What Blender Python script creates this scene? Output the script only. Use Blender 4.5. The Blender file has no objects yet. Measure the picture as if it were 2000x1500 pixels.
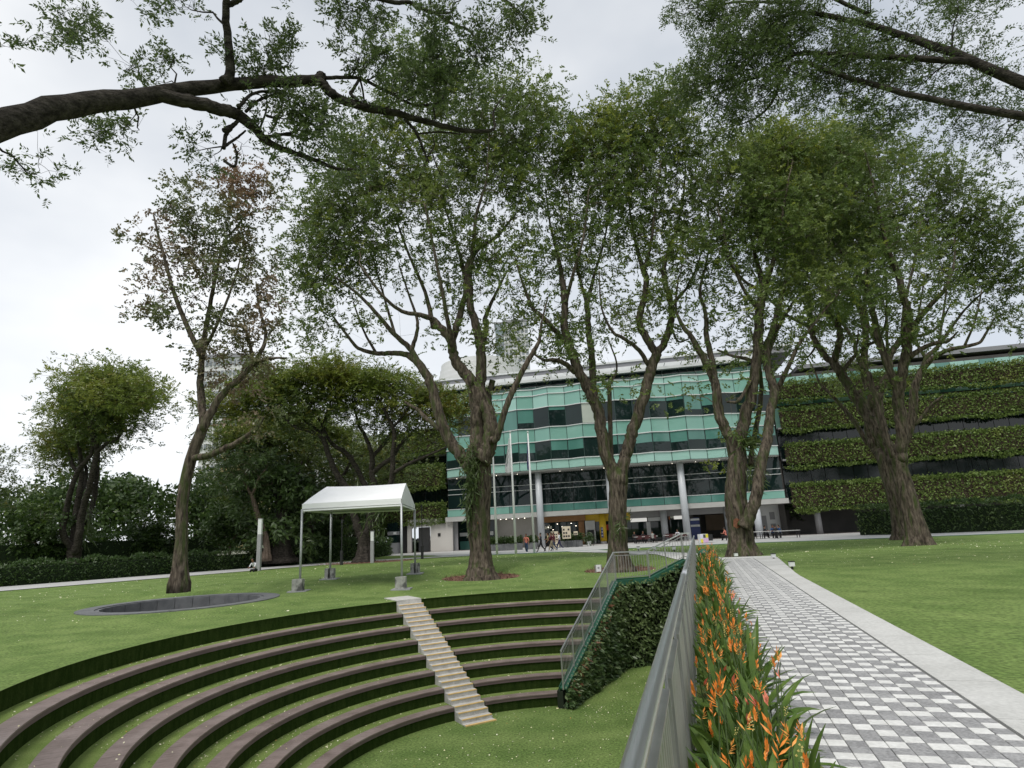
import bpy, bmesh, math, random
import numpy as np
from mathutils import Vector, Matrix, noise

# ------------------------------------------------------------------ camera, sky, sun, exposure
S = bpy.context.scene
COL = S.collection
F, PITCH, ROLL = 1200.0, math.atan(290 / 1200), math.radians(-2.9)
CAM = np.array([0.0, 0.0, 1.9])
_r, _u = np.array([1.0, 0, 0]), np.array([0, -math.sin(PITCH), math.cos(PITCH)])
FW = np.array([0, math.cos(PITCH), math.sin(PITCH)])
RT = math.cos(ROLL) * _r + math.sin(ROLL) * _u
UP = -math.sin(ROLL) * _r + math.cos(ROLL) * _u
cd = bpy.data.cameras.new('camera')
cd.sensor_fit = 'HORIZONTAL'; cd.sensor_width = 36; cd.lens = 36 * F / 2000
cd.clip_start = 0.05; cd.clip_end = 3000
cam = bpy.data.objects.new('camera', cd); COL.objects.link(cam)
M4 = Matrix.Identity(4)
for i in range(3):
    M4[i][0], M4[i][1], M4[i][2], M4[i][3] = RT[i], UP[i], -FW[i], CAM[i]
cam.matrix_world = M4
S.camera = cam

SUN_EL, SUN_AZ = math.radians(62), math.radians(205)     # high sun behind thick cloud, behind and left of the camera
w = bpy.data.worlds.new('World'); S.world = w; w.use_nodes = True
nt = w.node_tree; nt.nodes.clear()
out = nt.nodes.new('ShaderNodeOutputWorld'); bg = nt.nodes.new('ShaderNodeBackground')
sky = nt.nodes.new('ShaderNodeTexSky'); sky.sky_type = 'NISHITA'; sky.sun_disc = False
sky.sun_elevation = SUN_EL; sky.sun_rotation = SUN_AZ
tc = nt.nodes.new('ShaderNodeTexCoord'); mp = nt.nodes.new('ShaderNodeMapping')
mp.inputs['Scale'].default_value = (1.0, 1.0, 1.7); mp.inputs['Location'].default_value = (0.35, 0.1, 0.2)
nz = nt.nodes.new('ShaderNodeTexNoise'); nz.inputs['Scale'].default_value = 1.7
nz.inputs['Detail'].default_value = 5; nz.inputs['Roughness'].default_value = 0.5
cr = nt.nodes.new('ShaderNodeValToRGB')
cr.color_ramp.elements[0].position = 0.33; cr.color_ramp.elements[0].color = (0.57, 0.62, 0.69, 1)
cr.color_ramp.elements[1].position = 0.66; cr.color_ramp.elements[1].color = (0.97, 0.985, 1.0, 1)
sep = nt.nodes.new('ShaderNodeSeparateXYZ')
hr = nt.nodes.new('ShaderNodeMapRange'); hr.inputs[1].default_value = 0.0; hr.inputs[2].default_value = 0.75
hr.inputs[3].default_value = 1.08; hr.inputs[4].default_value = 0.86
mul = nt.nodes.new('ShaderNodeVectorMath'); mul.operation = 'SCALE'
sc2 = nt.nodes.new('ShaderNodeVectorMath'); sc2.operation = 'SCALE'; sc2.inputs[3].default_value = 7.2
mix = nt.nodes.new('ShaderNodeMix'); mix.data_type = 'RGBA'; mix.inputs[0].default_value = 0.93
L = nt.links.new
L(tc.outputs['Generated'], mp.inputs[0]); L(mp.outputs[0], nz.inputs['Vector']); L(nz.outputs[0], cr.inputs[0])
L(tc.outputs['Generated'], sep.inputs[0]); L(sep.outputs[2], hr.inputs[0])
L(cr.outputs[0], mul.inputs[0]); L(hr.outputs[0], mul.inputs[3]); L(mul.outputs[0], sc2.inputs[0])
L(sky.outputs[0], mix.inputs[6]); L(sc2.outputs[0], mix.inputs[7]); L(mix.outputs[2], bg.inputs[0])
bg.inputs[1].default_value = 0.098; L(bg.outputs[0], out.inputs[0])
sd = bpy.data.lights.new('sun', 'SUN'); sd.energy = 1.5; sd.angle = math.radians(25); sd.color = (1.0, 0.96, 0.9)
sun = bpy.data.objects.new('sun', sd); COL.objects.link(sun)
_sd = Vector((math.sin(SUN_AZ) * math.cos(SUN_EL), math.cos(SUN_AZ) * math.cos(SUN_EL), math.sin(SUN_EL)))
sun.rotation_euler = _sd.to_track_quat('Z', 'Y').to_euler()
vs = S.view_settings
vs.view_transform = 'Standard'; vs.look = 'None'; vs.gamma = 1; vs.use_curve_mapping = False
vs.exposure = 0.68
S.cycles.max_bounces = 6; S.cycles.transparent_max_bounces = 6
S.cycles.use_denoising = True

# ------------------------------------------------------------------ helpers
RN = random.Random(11)
NR = np.random.default_rng(5)
PI = math.pi

def at(px, py, y):
    """world point seen at a pixel of the 2000 x 1500 photograph, y metres ahead"""
    d = (px - 1000) / F * RT - (py - 750) / F * UP + FW
    return CAM + d * (y / d[1])

def gz(px, py, z):
    d = (px - 1000) / F * RT - (py - 750) / F * UP + FW
    return CAM + d * ((z - CAM[2]) / d[2])

def node(nt, t, **k):
    n = nt.nodes.new(t)
    for a, b in k.items():
        setattr(n, a, b)
    return n

def mat(name, c1, c2=None, scale=4.0, rough=0.7, metal=0.0, spec=0.4, bump=0.0, bscale=None, stretch=None, c3=None, fine=None,
        trans=0.0, emit=None, island=0.0, lo=0.35, hi=0.65, detail=5, coords='pos', alpha=1.0, w3=(0.55, 0.75)):
    m = bpy.data.materials.new(name); m.use_nodes = True
    nt = m.node_tree; b = nt.nodes['Principled BSDF']; lk = nt.links.new
    b.inputs['Roughness'].default_value = rough; b.inputs['Metallic'].default_value = metal
    b.inputs['Specular IOR Level'].default_value = spec
    b.inputs['Base Color'].default_value = (*c1, 1)
    vec = None
    if c2 or bump:
        if coords == 'pos':
            g = node(nt, 'ShaderNodeNewGeometry'); vec = g.outputs['Position']
        else:
            g = node(nt, 'ShaderNodeTexCoord'); vec = g.outputs['Object']
        if stretch:
            mp = node(nt, 'ShaderNodeMapping'); mp.inputs['Scale'].default_value = stretch
            lk(vec, mp.inputs[0]); vec = mp.outputs[0]
    col = None
    if c2:
        n = node(nt, 'ShaderNodeTexNoise'); n.inputs['Scale'].default_value = scale; n.inputs['Detail'].default_value = detail
        lk(vec, n.inputs['Vector'])
        r = node(nt, 'ShaderNodeMapRange'); r.inputs[1].default_value = lo; r.inputs[2].default_value = hi
        lk(n.outputs[0], r.inputs[0])
        fac = r.outputs[0]
        if island:
            gi = node(nt, 'ShaderNodeNewGeometry')
            mx = node(nt, 'ShaderNodeMix'); mx.inputs[0].default_value = island
            lk(fac, mx.inputs[2]); lk(gi.outputs['Random Per Island'], mx.inputs[3]); fac = mx.outputs[0]
        mx = node(nt, 'ShaderNodeMix', data_type='RGBA'); mx.inputs[6].default_value = (*c1, 1); mx.inputs[7].default_value = (*c2, 1)
        lk(fac, mx.inputs[0]); col = mx.outputs[2]
        if c3:
            n3 = node(nt, 'ShaderNodeTexNoise'); n3.inputs['Scale'].default_value = scale * 0.37; n3.inputs['Detail'].default_value = 4
            lk(vec, n3.inputs['Vector'])
            r3 = node(nt, 'ShaderNodeMapRange'); r3.inputs[1].default_value = w3[0]; r3.inputs[2].default_value = w3[1]
            lk(n3.outputs[0], r3.inputs[0])
            m3 = node(nt, 'ShaderNodeMix', data_type='RGBA'); m3.inputs[7].default_value = (*c3, 1)
            lk(r3.outputs[0], m3.inputs[0]); lk(col, m3.inputs[6]); col = m3.outputs[2]
        if fine:
            nf = node(nt, 'ShaderNodeTexNoise'); nf.inputs['Scale'].default_value = fine[0]; nf.inputs['Detail'].default_value = 3
            lk(vec, nf.inputs['Vector'])
            rf = node(nt, 'ShaderNodeMapRange'); rf.inputs[1].default_value = 0.3; rf.inputs[2].default_value = 0.7
            rf.inputs[3].default_value = 1 - fine[1]; rf.inputs[4].default_value = 1 + fine[1]
            lk(nf.outputs[0], rf.inputs[0])
            vm = node(nt, 'ShaderNodeVectorMath', operation='SCALE'); lk(col, vm.inputs[0]); lk(rf.outputs[0], vm.inputs[3]); col = vm.outputs[0]
        lk(col, b.inputs['Base Color'])
    if bump:
        n2 = node(nt, 'ShaderNodeTexNoise'); n2.inputs['Scale'].default_value = bscale or scale * 3; n2.inputs['Detail'].default_value = 6
        lk(vec, n2.inputs['Vector'])
        bp = node(nt, 'ShaderNodeBump'); bp.inputs['Strength'].default_value = bump; bp.inputs['Distance'].default_value = 0.05
        lk(n2.outputs[0], bp.inputs['Height']); lk(bp.outputs[0], b.inputs['Normal'])
    if emit:
        b.inputs['Emission Color'].default_value = (*emit[0], 1); b.inputs['Emission Strength'].default_value = emit[1]
    if trans:
        t = node(nt, 'ShaderNodeBsdfTranslucent'); ms = node(nt, 'ShaderNodeMixShader'); ms.inputs[0].default_value = trans
        if col: lk(col, t.inputs[0])
        else: t.inputs[0].default_value = (*c1, 1)
        o = nt.nodes['Material Output']
        lk(b.outputs[0], ms.inputs[1]); lk(t.outputs[0], ms.inputs[2]); lk(ms.outputs[0], o.inputs[0])
    return m

class MB:
    """collects polygons, builds ONE mesh object"""
    def __init__(s): s.v = []; s.f = []; s.m = []
    def add(s, vs, fs, mi=0):
        o = len(s.v); s.v += [tuple(map(float, p)) for p in vs]
        for q in fs: s.f.append(tuple(i + o for i in q)); s.m.append(mi)
    def quad(s, a, b, c, d, mi=0): s.add([a, b, c, d], [(0, 1, 2, 3)], mi)
    def box(s, x0, x1, y0, y1, z0, z1, mi=0, fn=None):
        vs = [(x, y, z) for z in (z0, z1) for y in (y0, y1) for x in (x0, x1)]
        if fn: vs = [fn(*p) for p in vs]
        s.add(vs, [(0, 2, 3, 1), (4, 5, 7, 6), (0, 1, 5, 4), (2, 6, 7, 3), (0, 4, 6, 2), (1, 3, 7, 5)], mi)
    def bar(s, p, q, wd, ht, mi=0, up=(0, 0, 1)):
        p = np.array(p, float); q = np.array(q, float); t = q - p; t /= np.linalg.norm(t)
        a = np.cross(t, up); a = a / max(np.linalg.norm(a), 1e-6) * wd / 2; b = np.cross(a, t); b = b / max(np.linalg.norm(b), 1e-6) * ht / 2
        vs = [p - a - b, p + a - b, p + a + b, p - a + b, q - a - b, q + a - b, q + a + b, q - a + b]
        s.add(vs, [(0, 3, 2, 1), (4, 5, 6, 7), (0, 1, 5, 4), (1, 2, 6, 5), (2, 3, 7, 6), (3, 0, 4, 7)], mi)
    def tube(s, pts, rad, n=8, mi=0, cap=True, ref=(0.13, 1.0, 0.08), wob=None):
        pts = np.array(pts, float); k = len(pts)
        rad = np.full(k, rad) if np.isscalar(rad) else np.array(rad, float)
        t = np.gradient(pts, axis=0); t /= np.maximum(np.linalg.norm(t, axis=1), 1e-9)[:, None]
        u = np.cross(t, np.array(ref)); u /= np.maximum(np.linalg.norm(u, axis=1), 1e-6)[:, None]; v = np.cross(t, u)
        a = np.linspace(0, 2 * PI, n, endpoint=False)
        rr = rad[:, None] * np.ones(n)[None]
        if wob is not None: rr = rr * wob
        P = pts[:, None] + rr[..., None] * (u[:, None] * np.cos(a)[None, :, None] + v[:, None] * np.sin(a)[None, :, None])
        o = len(s.v); s.v += [tuple(p) for p in P.reshape(-1, 3)]
        for i in range(k - 1):
            for j in range(n):
                j2 = (j + 1) % n
                s.f.append((o + i * n + j, o + i * n + j2, o + (i + 1) * n + j2, o + (i + 1) * n + j)); s.m.append(mi)
        if cap and n > 2:
            s.f.append(tuple(o + j for j in range(n - 1, -1, -1))); s.m.append(mi)
            s.f.append(tuple(o + (k - 1) * n + j for j in range(n))); s.m.append(mi)
    def prism(s, poly, z0, z1, mi=0):
        n = len(poly)
        vs = [(p[0], p[1], z0 if np.isscalar(z0) else z0[i]) for i, p in enumerate(poly)] + [(p[0], p[1], z1 if np.isscalar(z1) else z1[i]) for i, p in enumerate(poly)]
        s.add(vs, [tuple(range(n - 1, -1, -1)), tuple(range(n, 2 * n))] + [(i, (i + 1) % n, n + (i + 1) % n, n + i) for i in range(n)], mi)
    def mesh(s, name, mats, smooth=False):
        me = bpy.data.meshes.new(name); me.from_pydata(s.v, [], s.f)
        for m in (mats if isinstance(mats, (list, tuple)) else [mats]): me.materials.append(m)
        if any(s.m): me.polygons.foreach_set('material_index', s.m)
        if smooth: me.polygons.foreach_set('use_smooth', [True] * len(s.f))
        me.update(); return me
    def obj(s, name, mats, parent=None, smooth=False): return link(name, s.mesh(name, mats, smooth), parent)

def link(name, me, parent=None):
    o = bpy.data.objects.new(name, me); COL.objects.link(o)
    if parent is not None:
        o.parent = parent
        if parent.type == 'EMPTY': o.matrix_parent_inverse = Matrix.Translation(-parent.location)
    return o

def tag(o, label, cat, group=None):
    o['label'] = label; o['category'] = cat
    if group: o['group'] = group
    return o
def thing(name, loc, label, cat, group=None):
    o = bpy.data.objects.new(name, None); COL.objects.link(o); o.location = tuple(map(float, loc)); o.empty_display_size = 0.2
    return tag(o, label, cat, group)
def struct(o, kind='structure'): o['kind'] = kind; return o

def copy_tree(o, parent=None):
    c = o.copy(); COL.objects.link(c)
    if parent is not None: c.parent = parent; c.matrix_parent_inverse = o.matrix_parent_inverse.copy()
    for ch in list(o.children): copy_tree(ch, c)
    return c

def fastmesh(name, V, Fq, mats, mi=None, smooth=False):
    """numpy quads -> mesh"""
    me = bpy.data.meshes.new(name); n, k = Fq.shape
    me.vertices.add(len(V)); me.vertices.foreach_set('co', np.ascontiguousarray(V, dtype=np.float32).ravel())
    me.loops.add(n * k); me.loops.foreach_set('vertex_index', np.ascontiguousarray(Fq, dtype=np.int32).ravel())
    me.polygons.add(n); me.polygons.foreach_set('loop_start', np.arange(0, n * k, k, dtype=np.int32))
    for m in mats: me.materials.append(m)
    if mi is not None: me.polygons.foreach_set('material_index', np.ascontiguousarray(mi, dtype=np.int32))
    if smooth: me.polygons.foreach_set('use_smooth', np.ones(n, dtype=bool))
    me.update(calc_edges=True); me.validate(); return me

def unit(a): return a / np.maximum(np.linalg.norm(a, axis=-1, keepdims=True), 1e-9)

def leaves(c, axis, L, W, rng, flat=0.6):
    """rhombic leaves: base points c, directions axis; returns vertices and faces"""
    n = len(c); L = np.broadcast_to(L, n)[:, None]; W = np.broadcast_to(W, n)[:, None]
    nr = rng.normal(size=(n, 3)); nr[:, 2] = nr[:, 2] * (1 - flat) + flat * 1.6
    side = unit(np.cross(axis, nr)); nn = np.cross(side, axis)
    mid = c + axis * L * 0.45
    V = np.stack([c, mid + side * W * 0.5 - nn * W * 0.1, c + axis * L, mid - side * W * 0.5 - nn * W * 0.1], 1).reshape(-1, 3)
    return V, np.arange(4 * n, dtype=np.int32).reshape(-1, 4)

def sprays(c, k, length, L, W, rng, droop=0.3, out=None, flat=0.6):
    """k leaflets along a short twig at every centre c"""
    n = len(c)
    a = rng.normal(size=(n, 3))
    if out is not None: a = a * 0.8 + out
    a[:, 2] -= droop; a = unit(a)
    up = rng.normal(size=(n, 3)) * 0.5; up[:, 2] += 1
    sd = unit(np.cross(a, up))
    t = (np.arange(k) + 0.5) / k
    sg = np.where(np.arange(k) % 2, 1.0, -1.0); sg[-1] = 0
    base = c[:, None] + a[:, None] * (t * length)[None, :, None]
    dr = a[:, None] * 0.65 + sd[:, None] * sg[None, :, None] + rng.normal(size=(n, k, 3)) * 0.25
    dr = unit(dr).reshape(-1, 3)
    sz = rng.uniform(0.7, 1.25, n * k)
    return leaves(base.reshape(-1, 3), dr, L * sz, W * sz, rng, flat)
# ------------------------------------------------------------------ materials
TURF = mat('turf', (0.105, 0.17, 0.042), (0.18, 0.25, 0.075), scale=0.9, rough=0.85, spec=0.15, bump=0.6, bscale=45, c3=(0.088, 0.142, 0.034), fine=(16, 0.42), lo=0.3, hi=0.7)
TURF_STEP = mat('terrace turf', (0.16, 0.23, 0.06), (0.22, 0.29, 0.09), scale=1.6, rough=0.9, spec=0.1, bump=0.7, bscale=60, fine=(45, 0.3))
TURF_RISER = mat('shade-darkened riser turf', (0.026, 0.047, 0.011), (0.042, 0.066, 0.017), scale=3, rough=1.0, spec=0.0, bump=0.8, bscale=40, stretch=(3, 3, 0.7), fine=(30, 0.3))  # same turf as the treads, with the risers' shade put into the colour
CONC = mat('pale concrete', (0.46, 0.46, 0.44), (0.54, 0.54, 0.52), scale=1.3, rough=0.85, bump=0.15, bscale=40, fine=(25, 0.1))
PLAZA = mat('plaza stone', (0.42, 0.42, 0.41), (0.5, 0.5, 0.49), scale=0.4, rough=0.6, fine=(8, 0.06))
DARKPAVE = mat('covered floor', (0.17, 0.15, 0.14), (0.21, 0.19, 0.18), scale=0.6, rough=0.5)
STONE = mat('grey step stone', (0.44, 0.43, 0.4), (0.56, 0.55, 0.52), scale=5, rough=0.85, bump=0.2, bscale=60, fine=(40, 0.12))
NOSING = mat('ochre nosing', (0.72, 0.5, 0.2), (0.6, 0.42, 0.18), scale=6, rough=0.7)
PLANK = mat('brown composite plank', (0.17, 0.128, 0.112), (0.245, 0.19, 0.172), scale=2.2, rough=0.5, spec=0.4, c3=(0.29, 0.235, 0.215), fine=(18, 0.1), bump=0.1, bscale=70)
FASCIA = mat('brown fascia', (0.125, 0.09, 0.088), (0.155, 0.115, 0.11), scale=2, rough=0.6)
STEEL = mat('brushed stainless steel', (0.66, 0.67, 0.68), (0.72, 0.72, 0.72), scale=2, rough=0.3, metal=0.95)
BARS = mat('satin steel bar', (0.4, 0.395, 0.385), (0.48, 0.475, 0.46), scale=5, rough=0.38, metal=0.75)
GPAINT = mat('green painted steel', (0.025, 0.1, 0.062), (0.032, 0.125, 0.075), scale=2, rough=0.4)
WPAINT = mat('white paint', (0.72, 0.73, 0.73), (0.78, 0.79, 0.79), scale=1, rough=0.5)
GREYP = mat('grey paint', (0.3, 0.3, 0.31), (0.34, 0.34, 0.35), scale=1, rough=0.55)
BLACK = mat('black metal', (0.02, 0.02, 0.022), (0.03, 0.03, 0.03), scale=3, rough=0.45)
GRANITE = mat('dark granite', (0.1, 0.104, 0.108), (0.15, 0.154, 0.158), scale=2.5, rough=0.55, fine=(60, 0.15))
SOIL = mat('soil', (0.05, 0.035, 0.025), (0.08, 0.055, 0.04), scale=6, rough=1, bump=0.8, bscale=30)

# ------------------------------------------------------------------ levels and plan
ZR, ZF = -0.45, -3.5                      # rim and floor of the bowl
BC = np.array([1.16, 15.36]); R7, TW = 5.98, 0.758
HH = (ZR - ZF) / 8
WA = np.array([1.12, 20.96]); WB = np.array([3.82, 26.3]); WC = np.array([5.31, 26.8]); WD = np.array([6.98, 27.05])
def rail_x(y): return 0.21 + 0.2815 * (y - 1.47)
WN = np.array([rail_x(-2.5), -2.5])
TH0, TH1 = math.atan2(*(WB - BC)[::-1]), math.radians(226)
RIM = float(np.linalg.norm(WB - BC))
WE = BC + RIM * np.array([math.cos(TH1), math.sin(TH1)])
def ss(a, b, x):
    t = np.clip((x - a) / (b - a), 0, 1); return t * t * (3 - 2 * t)
T1 = gz(940, 1137, -0.64); T2 = gz(1212, 1121, -0.6)
T3 = gz(1455, 1087, 0.05)
PIT = np.array([-14.3, 27.2])
def path_x(y): return 1.75 + 0.287 * (y - 5.0)       # left edge of the pavers
def H(x, y):
    x = np.asarray(x, float); y = np.asarray(y, float)
    r = np.hypot(x - BC[0], y - BC[1])
    h = -0.45 + 0.43 * ss(13, 24, r)
    h = h + 0.13 * ss(20, 26, r) * np.exp(-((y - 44) / 8.0) ** 2) * ss(-9, -3, x) * (x < 12)
    px = path_x(np.minimum(y, 31)) + 0.9
    d = np.abs(x - px) / 1.05
    wp = (1 - ss(2.6, 6.0, d)) * (1 - ss(29, 36, y))
    wp = np.where((x < px) & (y > 24), wp * (1 - ss(1.5, 3.2, d)) , wp)
    h = h * (1 - wp) + 0.27 * wp
    wr = (x > px) * ss(0, 4, d) * (1 - ss(30, 40, y)); h = h * (1 - wr) + 0.2 * wr
    for T, a, s in ((T1, 0.52, 2.35), (T2, 0.5, 2.3)):
        dd = np.hypot(x - T[0], (y - T[1]) * 1.0)
        h = h - a * np.exp(-(dd / s) ** 4)
        h = h + 0.16 * np.exp(-(((x - T[0]) / 4.5) ** 2 + ((y - T[1] - 3.5) / 1.8) ** 2))
    dp = np.hypot(x - PIT[0], y - PIT[1]); wv = 1 - ss(4.3, 6.5, dp); h = h * (1 - wv) + (-0.3) * wv
    wz = ss(52, 57, y); return h * (1 - wz) + (-0.03) * wz

# ground: one sheet to the horizon
mb = MB(); mb.quad((-900, -900, -5), (900, -900, -5), (900, 1500, -5), (-900, 1500, -5))
struct(mb.obj('ground', mat('far ground', (0.12, 0.13, 0.1), (0.16, 0.16, 0.14), scale=0.05, rough=0.9)))

# lawn: polar sheet round the bowl
def r_in(th):
    d = np.array([math.cos(th), math.sin(th)])
    t = th % (2 * PI)
    if TH0 <= t <= TH1: return RIM
    best = 1e9
    segs = [(WB, WC), (WC, WD), (WD, WN), (WN, WE)]
    for a, b in segs:
        e = b - a; den = d[0] * e[1] - d[1] * e[0]
        if abs(den) < 1e-9: continue
        q = a - BC; tt = (q[0] * e[1] - q[1] * e[0]) / den; uu = (q[0] * d[1] - q[1] * d[0]) / den
        if tt > 0 and -1e-6 <= uu <= 1 + 1e-6: best = min(best, tt)
    return best
ang = lambda p: math.atan2(*(p - BC)[::-1]) % (2 * PI)
ths = sorted(set([round(x, 5) for x in list(np.linspace(0, 2 * PI, 300, endpoint=False)) + [ang(WB), ang(WC), ang(WD), ang(WN), TH1]]))
gr = np.concatenate([[0, 0.05], np.cumsum(np.full(56, 0.55)), 30.8 + np.cumsum(1.2 * 1.16 ** np.arange(24))])
V = []
for t in ths:
    ri = r_in(t) if abs(t - ang(WB)) > 1e-4 else RIM
    rr = ri + gr; x = BC[0] + rr * math.cos(t); y = BC[1] + rr * math.sin(t)
    z = H(x, y); V.append(np.stack([x, y, z], 1))
V = np.array(V); nt_, nr_ = V.shape[:2]
far = np.hypot(V[..., 0], V[..., 1] - 30) > 140
I = np.arange(nt_ * nr_).reshape(nt_, nr_); J = np.roll(I, -1, 0)
Fq = np.stack([I[:, :-1], I[:, 1:], J[:, 1:], J[:, :-1]], -1).reshape(-1, 4)
inp = np.hypot(V[..., 0] - PIT[0], V[..., 1] - PIT[1]).ravel() < 3.75
Fq = Fq[~inp[Fq].all(1)]
struct(link('lawn', fastmesh('lawn', V.reshape(-1, 3), Fq, [TURF], smooth=True)))
# terraces of the bowl (turf), right end on the side wall line
def wall_th(r):
    a = WA - BC; e = WB - WA; e = e / np.linalg.norm(e)
    b = a @ e; c = a @ a - r * r; disc = b * b - c
    s = -b + math.sqrt(max(disc, 0)); return ang(WA + e * s)
NTH = 120
prof = [(3.6, ZF, 0)]
for k in range(8, 0, -1):                     # k = 8 floor riser to bench 7, ... up to the rim
    r = R7 + (8 - k) * TW
    zt = ZR - (k - 1) * HH - (0.012 if k > 1 else 0)
    zb = ZR - k * HH - (0.012 if k < 8 else 0)
    prof += [(r, zb, 1), (r + 0.012, zt, 0)]
V = []; rows = []
mt, mr = MB(), MB()
for i in range(len(prof) - 1):
    (r0, z0, k0), (r1, z1, k1) = prof[i], prof[i + 1]
    if i == 0: continue
    tgt = mr if k0 == 1 else mt
    o = len(tgt.v)
    for j in range(NTH + 1):
        for r, z in ((r0, z0), (r1, z1)):
            ts = wall_th(max(r, 5.7)); t = ts + (TH1 - ts) * j / NTH
            tgt.v.append((BC[0] + r * math.cos(t), BC[1] + r * math.sin(t), z))
    for j in range(NTH):
        tgt.f.append((o + 2 * j, o + 2 * j + 1, o + 2 * j + 3, o + 2 * j + 2)); tgt.m.append(0)
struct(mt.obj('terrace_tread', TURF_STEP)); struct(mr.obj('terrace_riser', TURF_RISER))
# bowl floor
mb = MB(); poly = [tuple(BC + 6.05 * np.array([math.cos(t), math.sin(t)])) for t in np.linspace(wall_th(6.05), TH1, 60)]
poly += [tuple(WE), tuple(WN), tuple(WD), tuple(WC), tuple(WB)]
mb.add([(p[0], p[1], ZF) for p in poly], [tuple(range(len(poly)))])
struct(mb.obj('bowl_floor', TURF))
# closing wall at the hidden end of the terraces and below the path
mb = MB()
mb.bar((WE[0], WE[1], -2.0), (WN[0], WN[1], -2.0), 0.3, 3.2)
tag(mb.obj('retaining_wall', CONC), 'plain concrete retaining wall closing the near end of the bowl', 'wall')

# benches: seven rows on each side of the stair
ST_TOP = np.array([-4.2, 24.85]) ; ST_DIR = np.array([0.49, -0.87])
S_T = np.array([-4.34, 25.0]); THS = ang(S_T)
radial = np.array([math.cos(THS), math.sin(THS)]); tang = np.array([-radial[1], radial[0]])   # tang points left along the rows
SW = 0.5
names = ['top', 'second', 'third', 'fourth', 'fifth', 'sixth', 'lowest']
for k in range(1, 8):
    r = R7 + (7 - k) * TW - 0.04; z = ZR - k * HH
    dth = SW / r + 0.004
    for side in (0, 1):
        t0, t1 = (wall_th(r + 0.2) + 0.012, THS - dth) if side == 0 else (THS + dth, TH1 - 0.02)
        c = BC + r * np.array([math.cos(t0), math.sin(t0)])
        lab = f"brown plank bench {'right' if side == 0 else 'left'} of the stone stairs, {names[k-1]} row"
        if k not in (1, 7): lab += ' counted from the top'
        root = thing('terrace_bench', (c[0], c[1], z), lab, 'bench', 'curved benches of the amphitheatre')
        fb = MB()
        n = max(8, int((t1 - t0) * r / 0.3))
        for j in range(n):
            a, b = t0 + (t1 - t0) * j / n, t0 + (t1 - t0) * (j + 1) / n
            A, B = [np.array([math.cos(q), math.sin(q)]) for q in (a, b)]
            q = lambda P, rr, zz: (BC[0] + P[0] * rr, BC[1] + P[1] * rr, zz)
            r0, r1, z0, z1 = r + 0.012, r + 0.035, z - 0.115, z - 0.034
            fb.add([q(A, r0, z0), q(B, r0, z0), q(B, r0, z1), q(A, r0, z1), q(A, r1, z0), q(B, r1, z0)], [(0, 1, 2, 3), (0, 4, 5, 1)])
        fb.obj('fascia_board', FASCIA, root)
        wdt = 0.146; m = int((t1 - t0) * r / wdt); da = (t1 - t0) / m; g = 0.001 / r
        pb = MB(); h = da / 2 - g
        qq = lambda t, rr, zz: (rr * math.cos(t), rr * math.sin(t), zz)
        e = 0.003
        vs_ = []
        for rr, zz, hh in ((r, -0.033, h), (r, -e, h), (r + e, 0, h - e / r), (r + 0.395, 0, h - e / r), (r + 0.4, -e, h), (r + 0.4, -0.033, h)):
            vs_ += [qq(-hh, rr, zz), qq(hh, rr, zz)]
        pb.add(vs_, [(0, 1, 3, 2), (2, 3, 5, 4), (4, 5, 7, 6), (6, 7, 9, 8), (8, 9, 11, 10), (0, 2, 4, 6, 8, 10), (1, 11, 9, 7, 5, 3)])
        pme = pb.mesh('plank', PLANK)
        for j in range(m):
            o = bpy.data.objects.new('plank', pme); COL.objects.link(o); o.parent = root
            o.matrix_parent_inverse = Matrix.Translation(-root.location)
            o.location = (BC[0], BC[1], z + RN.uniform(-0.0015, 0.0015)); o.rotation_euler = (0, 0, t0 + (j + 0.5) * da)

# stone stairs
sroot = thing('stone_stairs', (*(BC + radial * 9), ZF), 'straight flight of pale stone steps with ochre nosings through the terraces', 'stairs')
TD = TW / 3; RS = HH / 3
blocks = {}
def sfn(u, v, z): p = BC + radial * v + tang * u; return (p[0], p[1], z)
for j in range(0, 24):
    z = ZR - j * RS + (0.03 if j == 0 else 0)
    rf = R7 - 0.03 + (8 * 3 - j) * TD - TW + 0.0
    depth = 1.55 if j == 0 else TD + 0.06
    zb = z - (0.32 if j else 0.24)
    jt = 0.01 + RN.uniform(-0.012, 0.012)
    for a, b in ((-SW, jt - 0.004), (jt + 0.004, SW)):
        m = MB(); m.box(a, b, rf, rf + depth, max(zb, ZF - 0.02), z, 0, sfn); m.obj('step_stone', STONE, sroot)
    if j:
        m = MB(); m.box(-SW + 0.01, SW - 0.01, rf - 0.012, rf + 0.05, z - 0.022, z + 0.004, 0, sfn); m.obj('nosing', NOSING, sroot)
m = MB(); rf = R7 - 0.03 - TW + 0.0
m.box(-SW - 0.0, SW + 0.0, rf - 0.02, rf + TD, ZF - 0.02, ZF + 0.025, 0, sfn); m.obj('step_stone', STONE, sroot)
m = MB(); m.box(-SW, SW, rf - 0.03, rf + 0.06, ZF + 0.0, ZF + 0.03, 0, sfn); m.obj('nosing', NOSING, sroot)

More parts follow.
